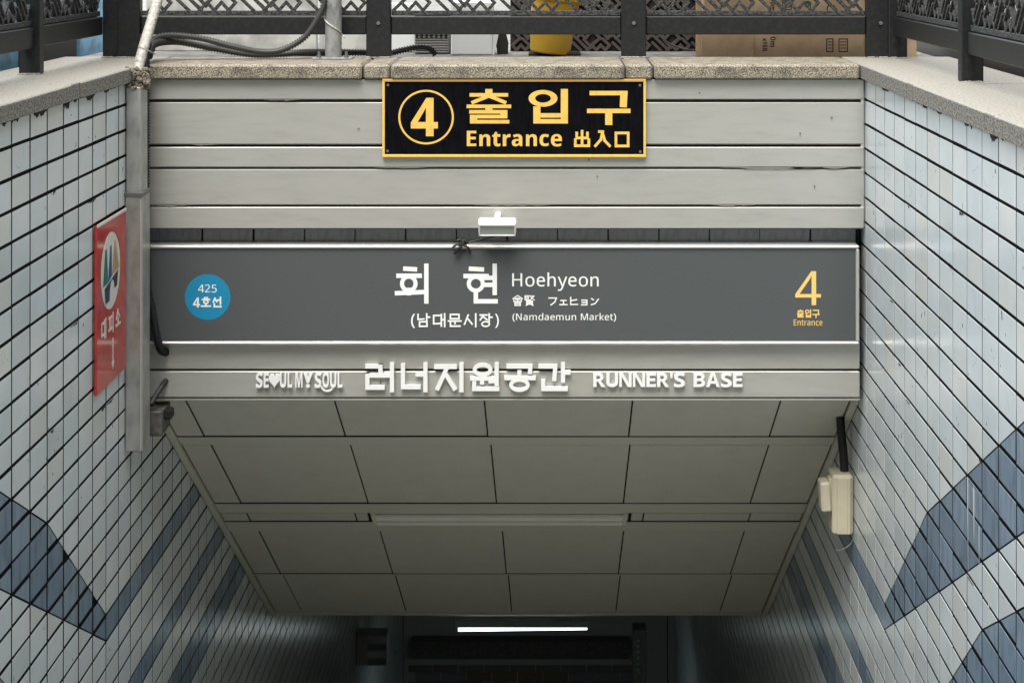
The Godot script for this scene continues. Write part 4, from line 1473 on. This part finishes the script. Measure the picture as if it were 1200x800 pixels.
	tube(st, [P(459, 62, 7.96), P(470, 59, 7.97), P(490, 55.2, 7.98), P(503, 56.5, 7.99), P(510, 63.5, 8.0)], 0.0130, 12, 0.0032, 0.0062)
	tag(obj("corrugated_hose", st, M.hose), "short curled black hose end lying beside the fence post", "hose")
	# galvanised pole
	var p := thing("steel_pole", "grey galvanised pole bolted to the coping in front of the fence", "pole")
	var pb := P(390.5, 65, 7.80)
	st = new_st()
	tube(st, [Vector3(pb.x, CAP + 0.006, pb.z), Vector3(pb.x, 2.4, pb.z)], 0.036, 24, 0.0, 0.0, false)
	obj("tube", st, M.galv, p)
	st = new_st()
	cbox(st, Transform3D(Basis(), Vector3(pb.x, CAP + 0.004, pb.z)), Vector3(0.17, 0.007, 0.13), 0.002)
	obj("base_plate", st, M.galv, p)
	for dx in [-0.056, 0.062]:
		st = new_st()
		tube(st, [Vector3(pb.x + dx, CAP + 0.005, pb.z + 0.05), Vector3(pb.x + dx, CAP + 0.034, pb.z + 0.05)], 0.006, 8, 0.0, 0.0, false)
		tube(st, [Vector3(pb.x + dx, CAP + 0.007, pb.z + 0.05), Vector3(pb.x + dx, CAP + 0.018, pb.z + 0.05)], 0.011, 6, 0.0, 0.0, false)
		obj("bolt", st, M.bolt, p)
	st = new_st()
	var tie := []
	for n in 17:
		var t := PI * n / 16.0
		tie.append(Vector3(pb.x - cos(t) * 0.0375, 1.195 - 0.075 * n / 16.0, pb.z + sin(t) * 0.0385))
	tie.append(Vector3(pb.x + 0.05, 1.108, pb.z + 0.01))
	tube(st, tie, 0.0035, 8)
	obj("wire_tie", st, M.hose_pale, p)

	# small flood lamp over the sign
	var l := thing("flood_lamp", "small white flood lamp fixed over the station sign", "lamp")
	var lc := P(582.8, 264.5, 7.36)
	var tilt := Basis(Vector3(1, 0, 0), 0.42)
	var lx := Transform3D(tilt, lc)
	st = new_st()
	cbox(st, lx, Vector3(0.154, 0.060, 0.045), 0.007)
	obj("housing", st, M.lamp_white, l)
	st = new_st()
	cbox(st, lx * Transform3D(Basis(), Vector3(0, -0.006, 0.0228)), Vector3(0.138, 0.042, 0.003), 0.001)
	obj("lens", st, M.lamp_lens, l)
	for r in [[0.0, 0.0205, 0.150, 0.010], [0.0, -0.0295, 0.150, 0.005], [-0.0725, -0.004, 0.006, 0.052], [0.0725, -0.004, 0.006, 0.052]]:
		st = new_st()
		cbox(st, lx * Transform3D(Basis(), Vector3(r[0], r[1], 0.0255)), Vector3(r[2], r[3], 0.007), 0.0015)
		obj("rim", st, M.lamp_white, l)
	st = new_st()
	cbox2(st, lc + Vector3(-0.012, 0.028, 0.0), lc + Vector3(0.012, 0.042, -0.088), 0.003)
	obj("bracket", st, M.lamp_white, l)
	var cb := thing("lamp_cable", "black cable knotted below the small flood lamp", "cable")
	st = new_st()
	tube(st, [P(586, 275, 7.38), P(570, 279, 7.41), P(553, 283, 7.42), P(543, 286, 7.415)], 0.0042, 8)
	obj("cable", st, M.hose, cb)
	st = new_st()
	for k in 9:
		var q := P(538 + rng.randf_range(-5, 7), 285 + rng.randf_range(-3, 3), 7.415)
		tube(st, [q + Vector3(-0.014, rng.randf_range(-0.008, 0.008), 0), q + Vector3(0.0, 0.003, 0.006), q + Vector3(0.014, rng.randf_range(-0.008, 0.008), 0.0)], 0.0045, 8)
	obj("knot", st, M.hose, cb)
	st = new_st()
	tube(st, [P(542, 287, 7.413), P(537, 292, 7.410), P(533, 297.5, 7.418)], 0.0052, 8)
	tube(st, [P(544, 287, 7.413), P(549, 290.5, 7.410), P(551, 297.0, 7.418)], 0.0045, 8)
	obj("loose_end", st, M.hose, cb)

	# cream switch box on the wall
	var e := thing("switch_box", "cream plastic switch box mounted on the tiled wall below a black conduit", "box")
	var zb := 7.72
	var e0 := P(976, 557, zb)
	var e1 := P(1003, 627, zb)
	st = new_st()
	cbox2(st, Vector3(e0.x, e0.y, -zb), Vector3(XR - 0.004, e1.y, -zb - 0.13), 0.010)
	obj("case", st, M.cream, e)
	st = new_st()
	cbox2(st, Vector3(e0.x + 0.018, e0.y - 0.006, -zb + 0.010), Vector3(XR - 0.016, e1.y + 0.004, -zb - 0.0005), 0.006)
	obj("cover", st, M.cream, e)
	st = new_st()
	cbox2(st, Vector3(e0.x + 0.058, e0.y - 0.010, -zb + 0.0135), Vector3(e0.x + 0.063, e1.y + 0.008, -zb + 0.009), 0.001)
	obj("rib", st, M.cream, e)
	st = new_st()
	var s0 := P(963, 566, zb)
	var s1 := P(977, 601, zb)
	cbox(st, Transform3D(Basis(Vector3(0, 0, 1), 0.06), Vector3((s0.x + e0.x) / 2 - 0.003, (s0.y + s1.y) / 2, -zb - 0.05)), Vector3(0.044, 0.128, 0.09), 0.008)
	obj("side_cover", st, M.cream, e)
	st = new_st()
	cbox2(st, Vector3(e0.x - 0.012, s0.y + 0.012, -zb - 0.02), Vector3(e0.x + 0.002, s1.y - 0.004, -zb - 0.08), 0.003)
	obj("hinge", st, M.cream, e)
	st = new_st()
	tube(st, [P(985, 489, 7.80), P(986.5, 510, 7.79), P(989, 535, 7.785), P(990.5, 562, 7.79)], 0.019, 12)
	tag(obj("conduit", st, M.hose), "black conduit pipe between the sloping ceiling and the cream switch box", "pipe")
	st = new_st()
	tube(st, [P(1001, 626, 7.75), P(998, 636, 7.74), P(989, 643, 7.74), P(980, 645, 7.76)], 0.0022, 8)
	tag(obj("cord", st, M.galv), "thin loose cord hanging under the cream switch box", "cord")

func _ready() -> void:
	rng.seed = 4711
	# camera with a shifted lens: the viewer looks level, the frame lies below the horizon
	var cam := Camera3D.new()
	cam.name = "camera"
	cam.projection = Camera3D.PROJECTION_FRUSTUM
	cam.near = 0.1
	cam.far = 400.0
	cam.size = 0.1 * 800.0 / F
	cam.frustum_offset = Vector2(600.0 - CX, CY - 400.0) / F * 0.1
	cam.position = Vector3(0, EYE, 0)
	cam.current = true
	add_child(cam)
	# overcast daylight
	var sky := ProceduralSkyMaterial.new()
	sky.sky_top_color = Color(0.92, 0.945, 0.97)
	sky.sky_horizon_color = Color(0.70, 0.72, 0.73)
	sky.sky_curve = 0.35
	sky.ground_horizon_color = Color(0.42, 0.42, 0.41)
	sky.ground_bottom_color = Color(0.32, 0.32, 0.31)
	var env := Environment.new()
	env.background_mode = Environment.BG_SKY
	env.sky = Sky.new()
	env.sky.sky_material = sky
	env.tonemap_mode = Environment.TONE_MAPPER_LINEAR
	env.tonemap_exposure = 3.3
	env.sdfgi_enabled = true
	env.ssao_enabled = true
	env.ssil_enabled = true
	var we := WorldEnvironment.new()
	we.name = "world"
	we.environment = env
	add_child(we)
	var sun := DirectionalLight3D.new()
	sun.name = "sun"
	sun.light_energy = 0.5
	sun.light_angular_distance = 36.0
	sun.light_color = Color(1.0, 0.985, 0.965)
	sun.shadow_enabled = true
	sun.rotation_degrees = Vector3(-60, -15, 0)
	add_child(sun)

	make_materials()
	build_stairwell()
	build_soffit()
	build_header()
	build_signs()
	build_copings()
	build_fences()
	build_street()
	build_services()
	build_opposite()
